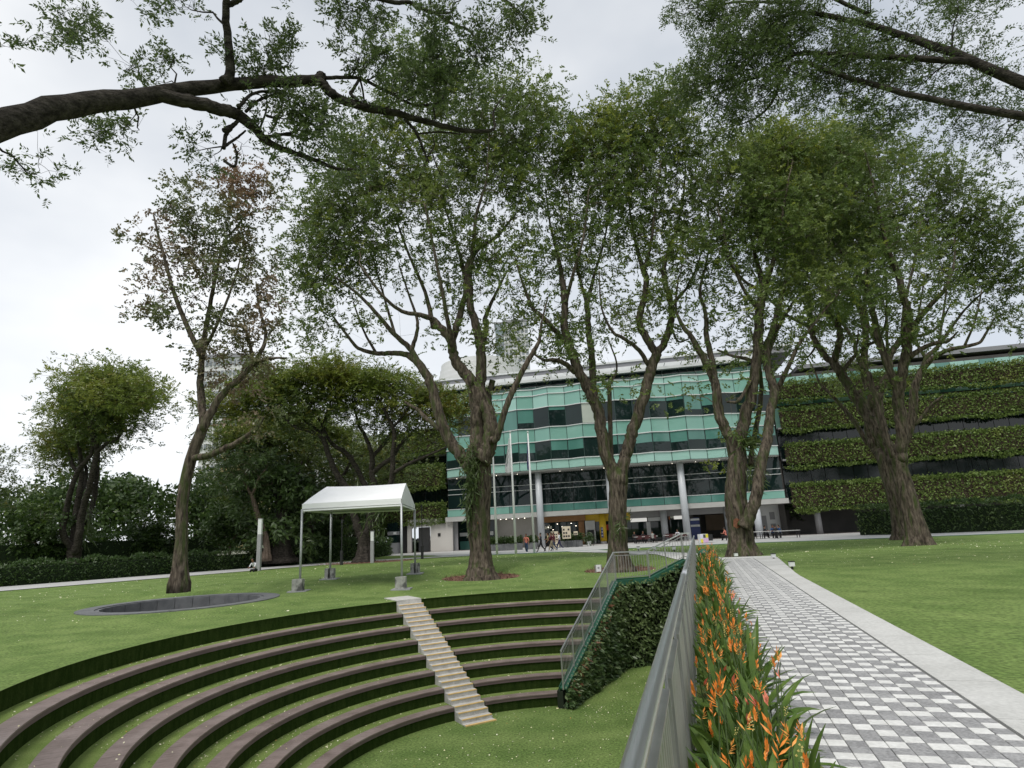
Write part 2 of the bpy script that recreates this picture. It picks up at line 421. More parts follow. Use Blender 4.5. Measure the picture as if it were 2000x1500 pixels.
# plaza, paths
mb = MB()
pe = [(-9.5, 67.5), (-7.5, 62.5), (-4, 60.0), (0.5, 58.6), (4, 58.0), (8.8, 58.2), (18, 57.0), (26, 53.0), (42, 46), (80, 40), (110, 90), (60, 110), (-25, 110), (-24, 80), (-14, 73)]
mb.prism(pe, -0.6, 0.0); struct(mb.obj('plaza', PLAZA))
mb = MB()
g = [(p[0], p[1]) for p in pe[:10]]
for a, b in zip(g[1:], g[2:]): mb.bar((a[0], a[1] - 0.12, -0.01), (b[0], b[1] - 0.12, -0.01), 0.28, 0.05)
struct(mb.obj('plaza_edge_drain', mat('green drain cover', (0.08, 0.17, 0.13), (0.11, 0.2, 0.16), scale=3, rough=0.6)))
def strip(name, pts, wd, m, lift=0.02, z=None, sub=14):
    pts = np.array(pts, float); mb = MB()
    P = []
    for i in range(len(pts) - 1):
        for q in range(sub): P.append(pts[i] + (pts[i + 1] - pts[i]) * q / sub)
    P.append(pts[-1]); P = np.array(P); ks = np.ones(9) / 9
    Q = P.copy()
    for d in (0, 1): Q[4:-4, d] = np.convolve(P[:, d], ks, 'valid')
    P = Q; t = unit(np.gradient(P, axis=0)); nn = np.stack([-t[:, 1], t[:, 0]], 1)
    W_ = np.interp(np.arange(len(P)), np.linspace(0, len(P) - 1, len(wd)), wd) if not np.isscalar(wd) else np.full(len(P), wd)
    A, B = P + nn * W_[:, None] / 2, P - nn * W_[:, None] / 2
    for i in range(len(P)):
        for q in (A[i], B[i]):
            mb.v.append((q[0], q[1], float(H(q[0], q[1])) + lift if z is None else z))
    for i in range(len(P) - 1): mb.f.append((2 * i, 2 * i + 1, 2 * i + 3, 2 * i + 2)); mb.m.append(0)
    return struct(mb.obj(name, m, smooth=True))
strip('side_path', [(-46, 29), (-33.5, 41), (-25, 50.5), (-18.5, 57.6), (-9, 61.0), (-2, 60.6)], (7.0, 7.0, 6.5, 5.0, 3.0, 2.0), PLAZA, 0.035)
strip('crossing_path', [(10.0, 32.0), (9.9, 36.5), (8.8, 42), (7.0, 50), (5.5, 58.4)], (2.0, 2.4, 2.4, 2.8), CONC, 0.03)

# paved path with its pavers
PZ = 0.3
PU = np.array([0.2759, 0.9612]); PV = np.array([0.9612, -0.2759])
P0 = np.array([path_x(2.2), 2.2])
NC, BL, BW = 13, 0.135, 0.132
LEN = 27.6
pb_ = MB()
def pfn(u, v, z): p = P0 + PV * u + PU * v; return (p[0], p[1], z)
pb_.box(-0.05, NC * BW + 0.02, 0, LEN, 0.0, PZ - 0.014, 0, pfn)
pave = struct(pb_.obj('paved_path', mat('joint sand', (0.16, 0.155, 0.15), (0.2, 0.2, 0.19), scale=20, rough=1)))
PW = mat('white paver', (0.58, 0.58, 0.56), (0.7, 0.7, 0.68), scale=5, rough=0.85, fine=(30, 0.1), bump=0.15, bscale=80)
PG = [mat('grey paver', (0.26, 0.26, 0.262), (0.33, 0.33, 0.332), scale=3, rough=0.85, fine=(45, 0.25), bump=0.2, bscale=80),
      mat('dark grey paver', (0.24, 0.24, 0.243), (0.3, 0.3, 0.302), scale=3, rough=0.85, fine=(45, 0.25), bump=0.2, bscale=80)]
g = 0.0025
def brick_geo(m, cx, cy, mi, dz=0.0):
    e = 0.004
    x0, x1, y0, y1 = cx - BW / 2 + g, cx + BW / 2 - g, cy - BL / 2 + g, cy + BL / 2 - g
    vs_ = [(x, y, PZ - 0.014 + dz) for y in (y0, y1) for x in (x0, x1)] + [(x, y, PZ - e + dz) for y in (y0, y1) for x in (x0, x1)] + \
          [(x, y, PZ + dz) for y in (y0 + e, y1 - e) for x in (x0 + e, x1 - e)]
    m.add([pfn(*p) for p in vs_], [(0, 1, 5, 4), (1, 3, 7, 5), (3, 2, 6, 7), (2, 0, 4, 6), (4, 5, 9, 8), (5, 7, 11, 9), (7, 6, 10, 11), (6, 4, 8, 10), (8, 9, 11, 10)], mi)
protos = []
for mm in (PW, PG[0], PG[1]):
    m = MB(); e = 0.004; x0, x1, y0, y1 = -BW / 2 + g, BW / 2 - g, -BL / 2 + g, BL / 2 - g
    vs_ = [(x, y, -0.014) for y in (y0, y1) for x in (x0, x1)] + [(x, y, -e) for y in (y0, y1) for x in (x0, x1)] + [(x, y, 0) for y in (y0 + e, y1 - e) for x in (x0 + e, x1 - e)]
    m.add(vs_, [(0, 1, 5, 4), (1, 3, 7, 5), (3, 2, 6, 7), (2, 0, 4, 6), (4, 5, 9, 8), (5, 7, 11, 9), (7, 6, 10, 11), (6, 4, 8, 10), (8, 9, 11, 10)])
    protos.append(m.mesh('paver', mm))
rest = MB(); rotp = math.atan2(PV[1], PV[0]); cnt = 0
for row in range(int(LEN / BL)):
    for c in range(NC):
        typ = c % 3
        white = (row % 2 == 0) if typ == 0 else ((row + (1 if typ == 1 else 2)) % 3 == 0)
        mi = 0 if white else RN.choice((1, 1, 2))
        cx, cy = (c + 0.5) * BW, (row + 0.5) * BL
        q = P0 + PV * cx + PU * cy
        vis = cy > 1.6 + 0.42 * (NC - c) - 1.6
        dz = RN.uniform(-0.0015, 0.0015)
        if row >= 11 and cnt < 300 and c >= 2:
            o = link('paver', protos[mi], pave); o.location = (q[0], q[1], PZ + dz); o.rotation_euler = (RN.uniform(-.006, .006), RN.uniform(-.006, .006), rotp); cnt += 1
        else: brick_geo(rest, cx, cy, mi, dz)
struct(rest.obj('paver', [PW] + PG, pave), 'stuff')
# concrete kerb of the path, in slabs
kr = struct(bpy.data.objects.new('path_kerb', None)); COL.objects.link(kr)
n = 0; v = 0.0
while v < LEN:
    l = 1.25; m = MB(); u0 = NC * BW + 0.025; wd = 0.5 if v < 18 else 0.5 + 0.05 * (v - 18)
    v1 = min(v + l, LEN + 0.1) - 0.008
    wd1 = 0.5 if v1 < 18 else 0.5 + 0.05 * (v1 - 18)
    m.prism([pfn(u0, v, 0)[:2], pfn(u0, v1, 0)[:2], pfn(u0 + wd1, v1, 0)[:2], pfn(u0 + wd, v, 0)[:2]][::-1], 0.0, PZ + 0.004)
    m.obj('kerb_slab', CONC, kr); v += l
m = MB(); m.box(-0.3, NC * BW + 0.98, LEN + 0.11, LEN + 1.3, 0.0, PZ - 0.004, 0, pfn); m.obj('kerb_slab', CONC, kr)
# planting bed
m = MB(); ys = np.linspace(0.5, 28.5, 30)
for a, b in zip(ys[:-1], ys[1:]):
    m.quad((rail_x(a) + 0.12, a, PZ - 0.02), (path_x(a) - 0.05, a, PZ - 0.02), (path_x(b) - 0.05, b, PZ - 0.02), (rail_x(b) + 0.12, b, PZ - 0.02))
struct(m.obj('planting_bed', SOIL))
m = MB()
m.bar((rail_x(-2), -2, -1.63), (rail_x(27.0), 27.0, -1.63), 0.24, 3.78)
tag(m.obj('path_wall', CONC), 'concrete wall below the long handrail, carrying the flower bed', 'wall')

# sunken round basin on the left lawn
root = thing('sunken_basin', (PIT[0], PIT[1], -0.3), 'round sunken basin edged with dark granite slabs in the left lawn', 'basin')
n = 26
for j in range(n):
    a, b = 2 * PI * j / n + 0.003, 2 * PI * (j + 1) / n - 0.003
    m = MB(); q = lambda rr, t: (PIT[0] + rr * math.cos(t), PIT[1] + rr * math.sin(t))
    mid = (a + b) / 2
    m.prism([q(3.15, a), q(3.8, a), q(3.8, mid), q(3.8, b), q(3.15, b), q(3.15, mid)], -0.5, -0.27)
    m.obj('rim_slab', GRANITE, root)
    m = MB(); m.prism([q(3.0, a), q(3.14, a), q(3.14, b), q(3.0, b)], -0.95, -0.3); m.obj('wall_panel', GRANITE, root)
m = MB(); m.tube([(PIT[0], PIT[1], -1.2), (PIT[0], PIT[1], -0.95)], 3.1, 40); m.obj('basin_floor', GRANITE, root)
# ------------------------------------------------------------------ the glass building
FL, FR = np.array([-9.62, 82.0]), np.array([29.1, 74.0])
FE = (FR - FL) / np.linalg.norm(FR - FL); FN = np.array([FE[1], -FE[0]])      # FN points to the camera
def bp(s, off, z): p = FL + FE * s + FN * off; return (p[0], p[1], z)
def bs(px, off=0.0, py=1000):
    d = (px - 1000) / F * RT - (py - 750) / F * UP + FW
    p0 = FL + FN * off; t = ((p0 - CAM[:2]) @ FN) / (d[:2] @ FN); q = CAM[:2] + d[:2] * t
    return float((q - FL) @ FE)
def bz(px, py, off=0.0):
    d = (px - 1000) / F * RT - (py - 750) / F * UP + FW
    p0 = FL + FN * off; t = ((p0 - CAM[:2]) @ FN) / (d[:2] @ FN); return float(CAM[2] + d[2] * t)
SPAN = mat('teal enamelled glass', (0.2, 0.41, 0.345), (0.235, 0.45, 0.38), scale=0.2, rough=0.06, spec=0.6)
SPAN2 = mat('pale teal enamelled glass', (0.31, 0.54, 0.47), (0.35, 0.58, 0.51), scale=0.2, rough=0.05, spec=0.6)
VIS = mat('dark teal vision glass', (0.006, 0.016, 0.015), (0.012, 0.026, 0.024), scale=0.3, rough=0.02, spec=0.42)
BLIND = mat('teal blind behind glass', (0.075, 0.21, 0.175), (0.11, 0.27, 0.23), scale=0.5, rough=0.05, spec=0.6, stretch=(1, 1, 0.2))
BLINDW = mat('cream blind behind glass', (0.45, 0.5, 0.44), (0.52, 0.56, 0.5), scale=0.5, rough=0.06, spec=0.6)
CAP = mat('white aluminium', (0.62, 0.64, 0.64), (0.7, 0.71, 0.71), scale=1, rough=0.35)
MULL = mat('dark mullion', (0.03, 0.06, 0.055), (0.04, 0.07, 0.065), scale=2, rough=0.4)
ROOFG = mat('grey roof fascia', (0.23, 0.23, 0.25), (0.27, 0.27, 0.29), scale=0.3, rough=0.6)
SOFF = mat('pale ribbed soffit', (0.42, 0.42, 0.4), (0.47, 0.47, 0.45), scale=1, rough=0.6)
CREAM = mat('cream wall', (0.52, 0.5, 0.47), (0.57, 0.55, 0.52), scale=0.5, rough=0.8)
COLM = mat('grey column cladding', (0.5, 0.53, 0.56), (0.56, 0.58, 0.61), scale=0.6, rough=0.35)
DKWALL = mat('dark interior wall', (0.06, 0.057, 0.055), (0.085, 0.08, 0.075), scale=0.6, rough=0.7)
WOOD = mat('warm wood panel', (0.3, 0.15, 0.06), (0.4, 0.21, 0.09), scale=3, rough=0.5, stretch=(1, 1, 6))
YEL = mat('yellow sign board', (0.75, 0.5, 0.03), (0.8, 0.55, 0.05), scale=1, rough=0.4)
NAVY = mat('navy panel', (0.03, 0.05, 0.16), (0.04, 0.06, 0.2), scale=2, rough=0.4)
LAMP = mat('lit downlight', (0.9, 0.85, 0.7), emit=((1.0, 0.9, 0.75), 3.0))
SIGNL = mat('lit white sign', (0.6, 0.6, 0.58), emit=((1, 0.98, 0.93), 0.3))

B = thing('office_building', bp(20, 0, 0), 'long teal glass building with zigzag facade, white louvres and tall grey columns', 'building')
z = [19.6, 18.78, 17.1, 14.52, 12.84, 10.4, 9.3]
BAY = 2.06; NB = 20; S0 = 0.55
def bulge(s):
    t = min(max((s - S0) / (NB * BAY), 0), 1); return 0.5 + 2.6 * math.sin(PI * t) ** 0.8
def zig(i): return bulge(S0 + i * BAY) + (0.34 if i % 2 else -0.34) * (0.4 if i in (0, NB) else 1)
def fp(i, zz, proud=0.0):
    return bp(S0 + i * BAY, zig(i) + proud, zz)
def pane(a, b, z0, z1, m, name, proud=0.0, g=0.035, th=0.05):
    """one pane between plan points a and b"""
    a = np.array(a[:2]); b = np.array(b[:2]); e = (b - a) / np.linalg.norm(b - a); n = np.array([e[1], -e[0]])
    if n @ FN < 0: n = -n
    a2, b2 = a + e * g + n * proud, b - e * g + n * proud
    k = MB(); back = n * th
    pts = [(a2[0] - back[0], a2[1] - back[1]), (b2[0] - back[0], b2[1] - back[1]), (b2[0], b2[1]), (a2[0], a2[1])]
    k.prism(pts, z0, z1); return k.obj(name, m, B)
rb = random.Random(3)
for i in range(NB):
    a, b = fp(i, 0), fp(i + 1, 0)
    light = i % 2 == 1
    pane(a, b, z[1] + .05, z[0] - .05, SPAN2 if rb.random() < .5 else SPAN, 'spandrel_pane')
    pane(a, b, z[2] + .05, z[1] - .05, SPAN2 if rb.random() < .45 else SPAN, 'spandrel_pane')
    pane(a, b, z[3] + .05, z[2] - .05, VIS, 'window_pane')
    q = rb.random()
    if q < .8:
        hgt = rb.choice((1.3, 1.45, 1.45, 0.4, 2.45, 1.7)); mm = BLINDW if (i in (7, 9, 11) and hgt > 1) else BLIND
        pane(a, b, z[2] - .08 - min(hgt, 2.4), z[2] - .06, mm, 'blind', proud=.008, g=.07, th=.02)
    pane(a, b, z[4] + .05, z[3] - .05, SPAN, 'spandrel_pane')
    pane(a, b, z[5] + .05, z[4] - .05, VIS, 'window_pane')
    hgt = rb.choice((1.1, 1.2, 1.15, 1.25, 1.1, 0.9))
    if rb.random() < .9: pane(a, b, z[4] - .08 - hgt, z[4] - .06, BLIND, 'blind', proud=.008, g=.07, th=.02)
    pane(a, b, z[6] + .03, z[5] - .05, SPAN2, 'spandrel_pane')
for zi in z[:6]:
    k = MB()
    for i in range(NB): k.bar(fp(i, zi, .03), fp(i + 1, zi, .03), 0.16, 0.1)
    k.obj('transom', CAP, B)
for i in range(NB + 1):
    k = MB(); k.bar(fp(i, z[6], -.02), fp(i, z[0], -.02), 0.07, 0.08, up=(FN[0], FN[1], 0)); k.obj('mullion', MULL, B)
# body behind the facade, slabs, soffit
k = MB(); k.prism([bp(s, o, 0)[:2] for s, o in ((0.2, -18), (41.9, -18), (41.9, -0.55), (0.2, -0.55))][::-1], 8.7, 19.4); k.obj('core', DKWALL, B)
k = MB(); edge = [fp(i, 0, -.1)[:2] for i in range(NB + 1)]
k.prism([bp(41.8, -1.5, 0)[:2], bp(0.5, -1.5, 0)[:2]] + edge, z[6] - .12, z[6] + .0); k.obj('floor_edge', SOFF, B)
k = MB()
for s in np.arange(0.9, 41.6, 0.3):
    i = (s - S0) / BAY; i0 = int(min(max(i, 0), NB - 1)); fr = i - i0
    o = zig(i0) * (1 - fr) + zig(i0 + 1) * fr
    k.bar(bp(s, -0.4, z[6] - .16), bp(s, o - .12, z[6] - .14), 0.16, 0.05)
k.obj('soffit_rib', SOFF, B)
k = MB(); k.prism([bp(0.5, -1.5, 0)[:2], bp(41.8, -1.5, 0)[:2], bp(41.8, .35, 0)[:2], bp(0.5, .35, 0)[:2]], 19.4, 19.56); k.obj('terrace_slab', SOFF, B)
# recessed top floor
for i in range(10):
    a, b = bp(0.6 + i * 4.12, -1.2, 0), bp(0.6 + (i + 1) * 4.12, -1.2, 0)
    pane(a, b, 19.6, 20.75, SPAN2 if i % 3 else SPAN, 'window_pane', g=.04); pane(a, b, 20.8, 21.6, VIS, 'window_pane', g=.04)
k = MB()
for zz in (19.95, 20.25, 20.55): k.tube([bp(0.6, -.1, zz), bp(41.8, -.1, zz)], .022, 5, ref=(0, 0, 1))
for i in range(21): k.tube([bp(0.6 + i * 2.06, -.1, 19.55), bp(0.6 + i * 2.06, -.1, 20.55)], .022, 5)
k.obj('terrace_railing', CAP, B)
# louvres, roof
for q in range(3):
    k = MB(); zz = 20.95 + q * .42; oo = 0.95 - q * .75
    k.bar(bp(-.6, oo, zz + .16), bp(42.4, oo, zz + .16), 0.62, 0.36); k.obj('louvre', CAP, B)
for i in range(21):
    k = MB(); s = 0.6 + i * 2.06
    k.bar(bp(s - .1, -1.1, 20.9), bp(s + .35, 1.55, 21.6), .05, .07); k.obj('strut', MULL, B)
k = MB(); k.prism([bp(-6.5, -19, 0)[:2], bp(45.5, -19, 0)[:2], bp(45.5, -1.35, 0)[:2], bp(-6.5, -1.35, 0)[:2]], 22.2, 22.95)
k.obj('roof_fascia', ROOFG, B)
k = MB(); k.prism([bp(-6.6, -19.1, 0)[:2], bp(45.6, -19.1, 0)[:2], bp(45.6, -1.2, 0)[:2], bp(-6.6, -1.2, 0)[:2]], 22.952, 23.2); k.obj('roof_edge', CAP, B)
# second storey: recessed dark glass
zz2 = [4.24, 5.2, 7.1, 7.75, 9.1]
w2 = 2.75; n2 = 15
for i in range(n2):
    a, b = bp(0.5 + i * w2, 0, 0), bp(0.5 + (i + 1) * w2, 0, 0)
    for q in range(1, 4): pane(a, b, zz2[q] + .03, zz2[q + 1] - .03, VIS, 'window_pane', g=.03)
    a, b = bp(0.5 + i * w2, .45, 0), bp(0.5 + (i + 1) * w2, .45, 0)
    pane(a, b, 4.28, 5.15, BLIND if 2 < i < 13 else SPAN, 'balustrade_pane', g=.03)
k = MB()
for q in (5.18,): k.bar(bp(0.5, .45, q), bp(41.75, .45, q), .1, .07)
for q in (7.1, 7.75): k.bar(bp(0.5, .03, q), bp(41.75, .03, q), .08, .06)
k.obj('transom', CAP, B)
k = MB(); k.prism([bp(s, o, 0)[:2] for s, o in ((0.3, -9), (42, -9), (42, .75), (0.3, .75))], 3.66, 4.24); k.obj('floor_slab', SOFF, B)
# ground floor: open arcade
k = MB(); k.prism([bp(s, o, 0)[:2] for s, o in ((0.3, -12), (42, -12), (42, -.6), (0.3, -.6))], 4.25, 8.69); k.obj('core', DKWALL, B)
k = MB(); k.prism([bp(s, o, 0)[:2] for s, o in ((0.3, -9.3), (42, -9.3), (42, -9), (0.3, -9))], 0, 3.66); k.obj('back_wall', DKWALL, B)
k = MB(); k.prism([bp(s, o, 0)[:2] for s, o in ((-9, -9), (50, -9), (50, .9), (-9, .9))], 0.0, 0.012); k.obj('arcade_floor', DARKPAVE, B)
def column(px, off, z1, r=.42):
    s = bs(px, off); k = MB(); k.tube([bp(s, off, 0.0), bp(s, off, z1)], r, 20); c = k.obj('column', COLM, B, smooth=True)
    k = MB(); k.tube([bp(s, off, 0.0), bp(s, off, .18)], r + .03, 20); k.obj('column_base', GREYP, c)
for px in (1055, 1195, 1338): column(px, 1.25, z[6] - .12)
for px, o in ((1478, 0.2), (1295, -2.0), (1420, -3.0)): column(px, o, 3.66)
# shopfronts, from left to right
def wall(px0, px1, z0, z1, m, name, off=-3.2, th=.18, parent=None):
    s0, s1 = bs(px0, off), bs(px1, off); k = MB()
    k.prism([bp(s, o, 0)[:2] for s, o in ((s0, off - th), (s1, off - th), (s1, off), (s0, off))], z0, z1); return k.obj(name, m, parent or B)
wall(884, 893, 0, 3.66, GREYP, 'pier', -.4); wall(893, 964, 0, 3.66, VIS, 'shopfront_glass', -2.2)
wall(897, 962, 1.75, 2.2, CAP, 'shopfront_band', -2.18, .05); wall(897, 962, 0.0, 1.1, BLIND, 'shopfront_panel', -2.17, .05)
wall(964, 1046, 0, 3.66, CREAM, 'shop_wall', -3.2); wall(1026, 1036, 0, 2.3, CREAM, 'service_door', -3.14, .04)
wall(1046, 1053, 0, 3.66, GREYP, 'pier', -2.6)
wall(1053, 1140, 0, 2.95, VIS, 'cafe_glass', -3.4); wall(1053, 1142, 2.95, 3.66, WOOD, 'cafe_fascia', -2.6)
for px in (1085, 1112, 1126): wall(px, px + 1.2, 0, 2.9, MULL, 'cafe_mullion', -3.3, .06)
wall(1128, 1139, 0.05, 2.9, WOOD, 'cafe_curtain', -3.34, .05)
wall(1141, 1160, 0, 2.9, CAP, 'pier', -2.7); wall(1144, 1157, 0.1, 1.75, BLACK, 'cash_machine', -2.6, .12)
wall(1146, 1155, 0.95, 1.25, GREYP, 'cash_machine_screen', -2.57, .03)
wall(1142, 1230, 2.75, 3.66, YEL, 'shop_fascia', -3.0); wall(1160, 1230, 0, 2.75, VIS, 'shopfront_glass', -3.3)
s = bs(1175, -1.6); k = MB(); k.tube([bp(s, -1.6, 0.3), bp(s, -1.6, 3.66)], .42, 18); k.obj('yellow_pillar', YEL, B, smooth=True)
k = MB(); k.tube([bp(s, -1.6, 0.0), bp(s, -1.6, 0.3)], .4, 18); k.obj('pillar_base', GREYP, B)
k = MB()
for q in range(6):
    a0, a1 = PI * 1.2 + q * .12, PI * 1.2 + (q + 1) * .12
    pts = [(bp(s, -1.6, 0)[0] + .435 * math.cos(a + .1), bp(s, -1.6, 0)[1] + .435 * math.sin(a + .1)) for a in (a0, a1)]
    k.quad((*pts[0], .75), (*pts[1], .75), (*pts[1], 2.0), (*pts[0], 2.0), 0)
    for zq in (.95, 1.35, 1.7): 
        if q in (1, 3, 4): k.quad((pts[0][0] * 1.0, pts[0][1] - .005, zq), (pts[1][0], pts[1][1] - .005, zq), (pts[1][0], pts[1][1] - .005, zq + .16), (pts[0][0], pts[0][1] - .005, zq + .16), 1)
k.obj('poster', [NAVY, WPAINT], B)
wall(1181, 1186, 1.6, 2.3, mat('red poster', (0.5, 0.05, 0.04)), 'poster', -3.2, .04)
wall(1230, 1440, 2.95, 3.66, GREYP, 'arcade_bulkhead', -3.0)
wall(1230, 1262, 2.45, 2.9, SIGNL, 'lit_sign', -2.95, .1); wall(1264, 1290, 2.45, 2.9, CAP, 'lit_sign', -2.95, .1)
wall(1230, 1296, 0, 2.4, VIS, 'shopfront_glass', -4.2); wall(1260, 1268, 0, 2.4, CAP, 'pier', -4.1)
wall(1306, 1352, 0, 2.5, VIS, 'shopfront_glass', -4.0); wall(1303, 1352, 2.5, 2.95, DKWALL, 'sign_board', -3.1)
wall(1315, 1334, 2.52, 2.93, SIGNL, 'lit_sign', -2.95, .08)
wall(1346, 1364, 0, 2.6, NAVY, 'kiosk_wall', -3.2, .3); wall(1346, 1364, 1.5, 1.75, CAP, 'kiosk_band', -3.17, .05); wall(1346, 1364, 2.25, 2.5, CAP, 'kiosk_band', -3.17, .05)
wall(1376, 1412, 0.9, 2.9, mat('brown wall', (0.2, 0.15, 0.1), (0.24, 0.18, 0.13), scale=1), 'wall_panel', -8.5)
wall(1482, 1522, 0, 3.66, WPAINT, 'white_wall', -4.0); wall(1484, 1495, 0, 2.4, GREYP, 'service_door', -3.95, .05)
for za in (0.5, 1.9): wall(1502, 1512, za, za + .9, GREYP, 'vent_grille', -3.95, .05)
wall(1522, 1534, 0, 3.66, DKWALL, 'pier', -3.0)
# downlights
dl = MB()
for px, o, zz in [(p, -1.0, 3.63) for p in (977, 988, 1000, 1012, 1024)] + [(p, -6, 3.6) for p in (1388, 1392, 1397)] + [(1060 + q * 9, -2.9, 2.7 - .35 * (q % 3)) for q in range(8)]:
    s = bs(px, o); dl.box(-.05, .05, -.05, .05, -.03, .03, 0, lambda x, y, w_, s=s, o=o, zz=zz: bp(s + x, o + y, zz + w_))
for i in range(n2):
    for o, zz in ((1.0 if bulge(0.5 + i * w2) > 1.5 else .4, 9.12),):
        s = 0.5 + (i + .5) * w2; dl.box(-.035, .035, -.035, .035, -.02, .02, 0, lambda x, y, w_, s=s, o=o, zz=zz: bp(s + x, o + y, zz + w_))
dl.obj('downlight', LAMP, B)
def text(body, px, z0, off, size, m, name='lettering', parent=None):
    cu = bpy.data.curves.new('lettering', 'FONT'); cu.body = body; cu.size = size; cu.extrude = .01; cu.offset = .022; cu.align_x = 'LEFT'
    to = bpy.data.objects.new('lettering', cu); COL.objects.link(to)
    me = bpy.data.meshes.new_from_object(to.evaluated_get(bpy.context.evaluated_depsgraph_get()))
    bpy.data.objects.remove(to); me.materials.clear(); me.materials.append(m)
    s0 = bs(px, off)
    for v in me.vertices:
        x, y, e = v.co; q = bp(s0 + x, off + e, z0 + y); v.co = q
    return link(name, me, parent or B)
LETW = mat('pale lettering', (0.8, 0.82, 0.72)); LETO = mat('orange lettering', (0.7, 0.22, 0.06))
text("what's", 1050, 2.15, -3.36, .7, LETW); text('your plate', 1047, 1.25, -3.36, .72, LETW); text('?', 1079, .5, -3.36, .7, LETW)
text('1', 1304, 2.56, -3.08, .48, LETO); text('88', 1307.5, 2.56, -3.08, .48, LETW)

# wings with hanging planters
LEAFH = mat('planter leaves', (0.1, 0.165, 0.036), (0.19, 0.26, 0.065), scale=0.9, rough=0.5, spec=0.4, island=0.5, trans=0.2, c3=(0.2, 0.24, 0.06), w3=(.56, .72))
def leafbox(P0_, axes, n, L_, W_, rng, hang=0.25, spill=0.0):
    u = rng.uniform(0, 1, (n, 3)); face = rng.integers(0, 4, n)
    u[face == 0, 1] = 1; u[face == 1, 2] = 1; u[face == 2, 0] = 1
    c = P0_ + u[:, :1] * axes[0] + u[:, 1:2] * axes[1] + u[:, 2:3] * axes[2] + rng.normal(size=(n, 3)) * .13
    if spill:
        low = rng.uniform(0, 1, n) < .25; nn = low.sum()
        hump = 0.5 + 0.5 * np.sin(u[low, 0] * 37) * np.sin(u[low, 0] * 13 + 1)
        c[low, 2] = P0_[2] - rng.uniform(0, 1, nn) ** 1.3 * spill * hump
    fwd = np.cross(axes[0], axes[2]); fwd = -fwd / np.linalg.norm(fwd)
    a = unit(rng.normal(size=(n, 3)) * .8 + np.array([FN[0], FN[1], -hang]) * .9)
    return leaves(c, a, L_ * rng.uniform(.6, 1.3, n), W_ * rng.uniform(.6, 1.3, n), rng, .2)
def planter(s0, s1, z0, z1, off, lab):
    root = thing('hanging_planter', bp((s0 + s1) / 2, off, z0), lab, 'planter', 'ivy covered planters on the building wings')
    k = MB(); k.prism([bp(s, o, 0)[:2] for s, o in ((s0, off - .8), (s1, off - .8), (s1, off - .1), (s0, off - .1))], z0 + .25, z1 - .3); k.obj('trough', SOIL, root)
    k = MB()
    for q in range(int((s1 - s0) / 1.6)): k.bar(bp(s0 + .5 + q * 1.6, off - .15, z0 - .35), bp(s0 + .5 + q * 1.6, off - .15, z1), .07, .07, up=(FN[0], FN[1], 0))
    k.obj('support_post', GREYP, root)
    P_ = np.array(bp(s0, off - .7, z0)); ax = [np.array(bp(s1, off - .7, z0)) - P_, np.array([FN[0], FN[1], 0]) * .8, np.array([0, 0, z1 - z0])]
    n = int((s1 - s0) * 480 * (.4 + z1 - z0) / 2.2); V_, F_ = leafbox(P_, ax, n, .26, .17, NR, spill=.55)
    link('ivy', fastmesh('ivy', V_, F_, [LEAFH]), root)
W1 = thing('building_wing', bp(-5, -2, 0), 'dark glazed wing of the glass building behind the spreading tree', 'building')
W2 = thing('building_wing', bp(52, -2, 0), 'dark glazed wing of the glass building at its planted right end', 'building')
DKG = mat('very dark glass', (0.006, 0.014, 0.014), (0.01, 0.02, 0.02), scale=0.3, rough=0.06, spec=0.5)
for root, s0, s1 in ((W1, -9.5, 0.15), (W2, 42.2, 84)):
    k = MB(); k.prism([bp(s, o, 0)[:2] for s, o in ((s0, -16), (s1, -16), (s1, -1.2), (s0, -1.2))], 3.66, 19.3 if root == W2 else 15.2); k.obj('core', DKWALL, root)
    if root == W2:
        k = MB(); k.prism([bp(s, o, 0)[:2] for s, o in ((s0, -14), (s1, -14), (s1, -5), (s0, -5))], 0, 3.66); k.obj('ground_wall', DKWALL, root)
        for sc_ in np.arange(s0 + 3, s1, 7.5):
            k = MB(); k.tube([bp(sc_, -.9, 0), bp(sc_, -.9, 3.8)], .35, 14); k.obj('column', GREYP, root, smooth=True)
    n = int((s1 - s0) / 1.5)
    for i in range(n):
        a, b = s0 + (s1 - s0) * i / n, s0 + (s1 - s0) * (i + 1) / n
        for z0, z1, m in ((4.2, 8.6, DKG), (8.8, 12.4, DKG), (12.6, 15.1, BLIND if root == W1 else SPAN)) + (((15.4, 18.9, SPAN2 if i % 3 else BLIND),) if root == W2 else ()):
            k = MB(); k.prism([bp(q, o, 0)[:2] for q, o in ((a + .03, -1.2), (b - .03, -1.2), (b - .03, -1.1), (a + .03, -1.1))], z0, z1); k.obj('window_pane', m, root)
    for zz in (8.7, 12.5):
        k = MB(); k.bar(bp(s0, -.6, zz), bp(s1, -.6, zz), 1.0, .18); k.obj('floor_slab', GREYP, root)
pl = [(bz(830, 1021), bz(830, 985)), (bz(830, 953), bz(830, 910)), (bz(830, 886), bz(830, 846))]
for (a, b), nm in zip(pl, ('lowest, just above the white wall', 'in the middle of three', 'topmost of three, half hidden by branches')):
    planter(-9.3, -.1, a, b, .35, f'ivy covered planter on the left wing, {nm}')
pr = [(bz(1535, 996), bz(1535, 948)), (bz(1535, 912), bz(1535, 869)), (bz(1535, 840), bz(1535, 799)), (bz(1535, 782), bz(1535, 748))]
for (a, b), nm in zip(pr, ('lowest of four', 'second from the bottom', 'third from the bottom', 'topmost of four')):
    planter(42.6, 83, a, b, .35, f'ivy covered planter on the right wing, {nm}')
k = MB(); k.prism([bp(s, o, 0)[:2] for s, o in ((45.7, -19), (86, -19), (86, -1), (45.7, -1))], 19.8, 20.3); k.obj('roof', ROOFG, W2)
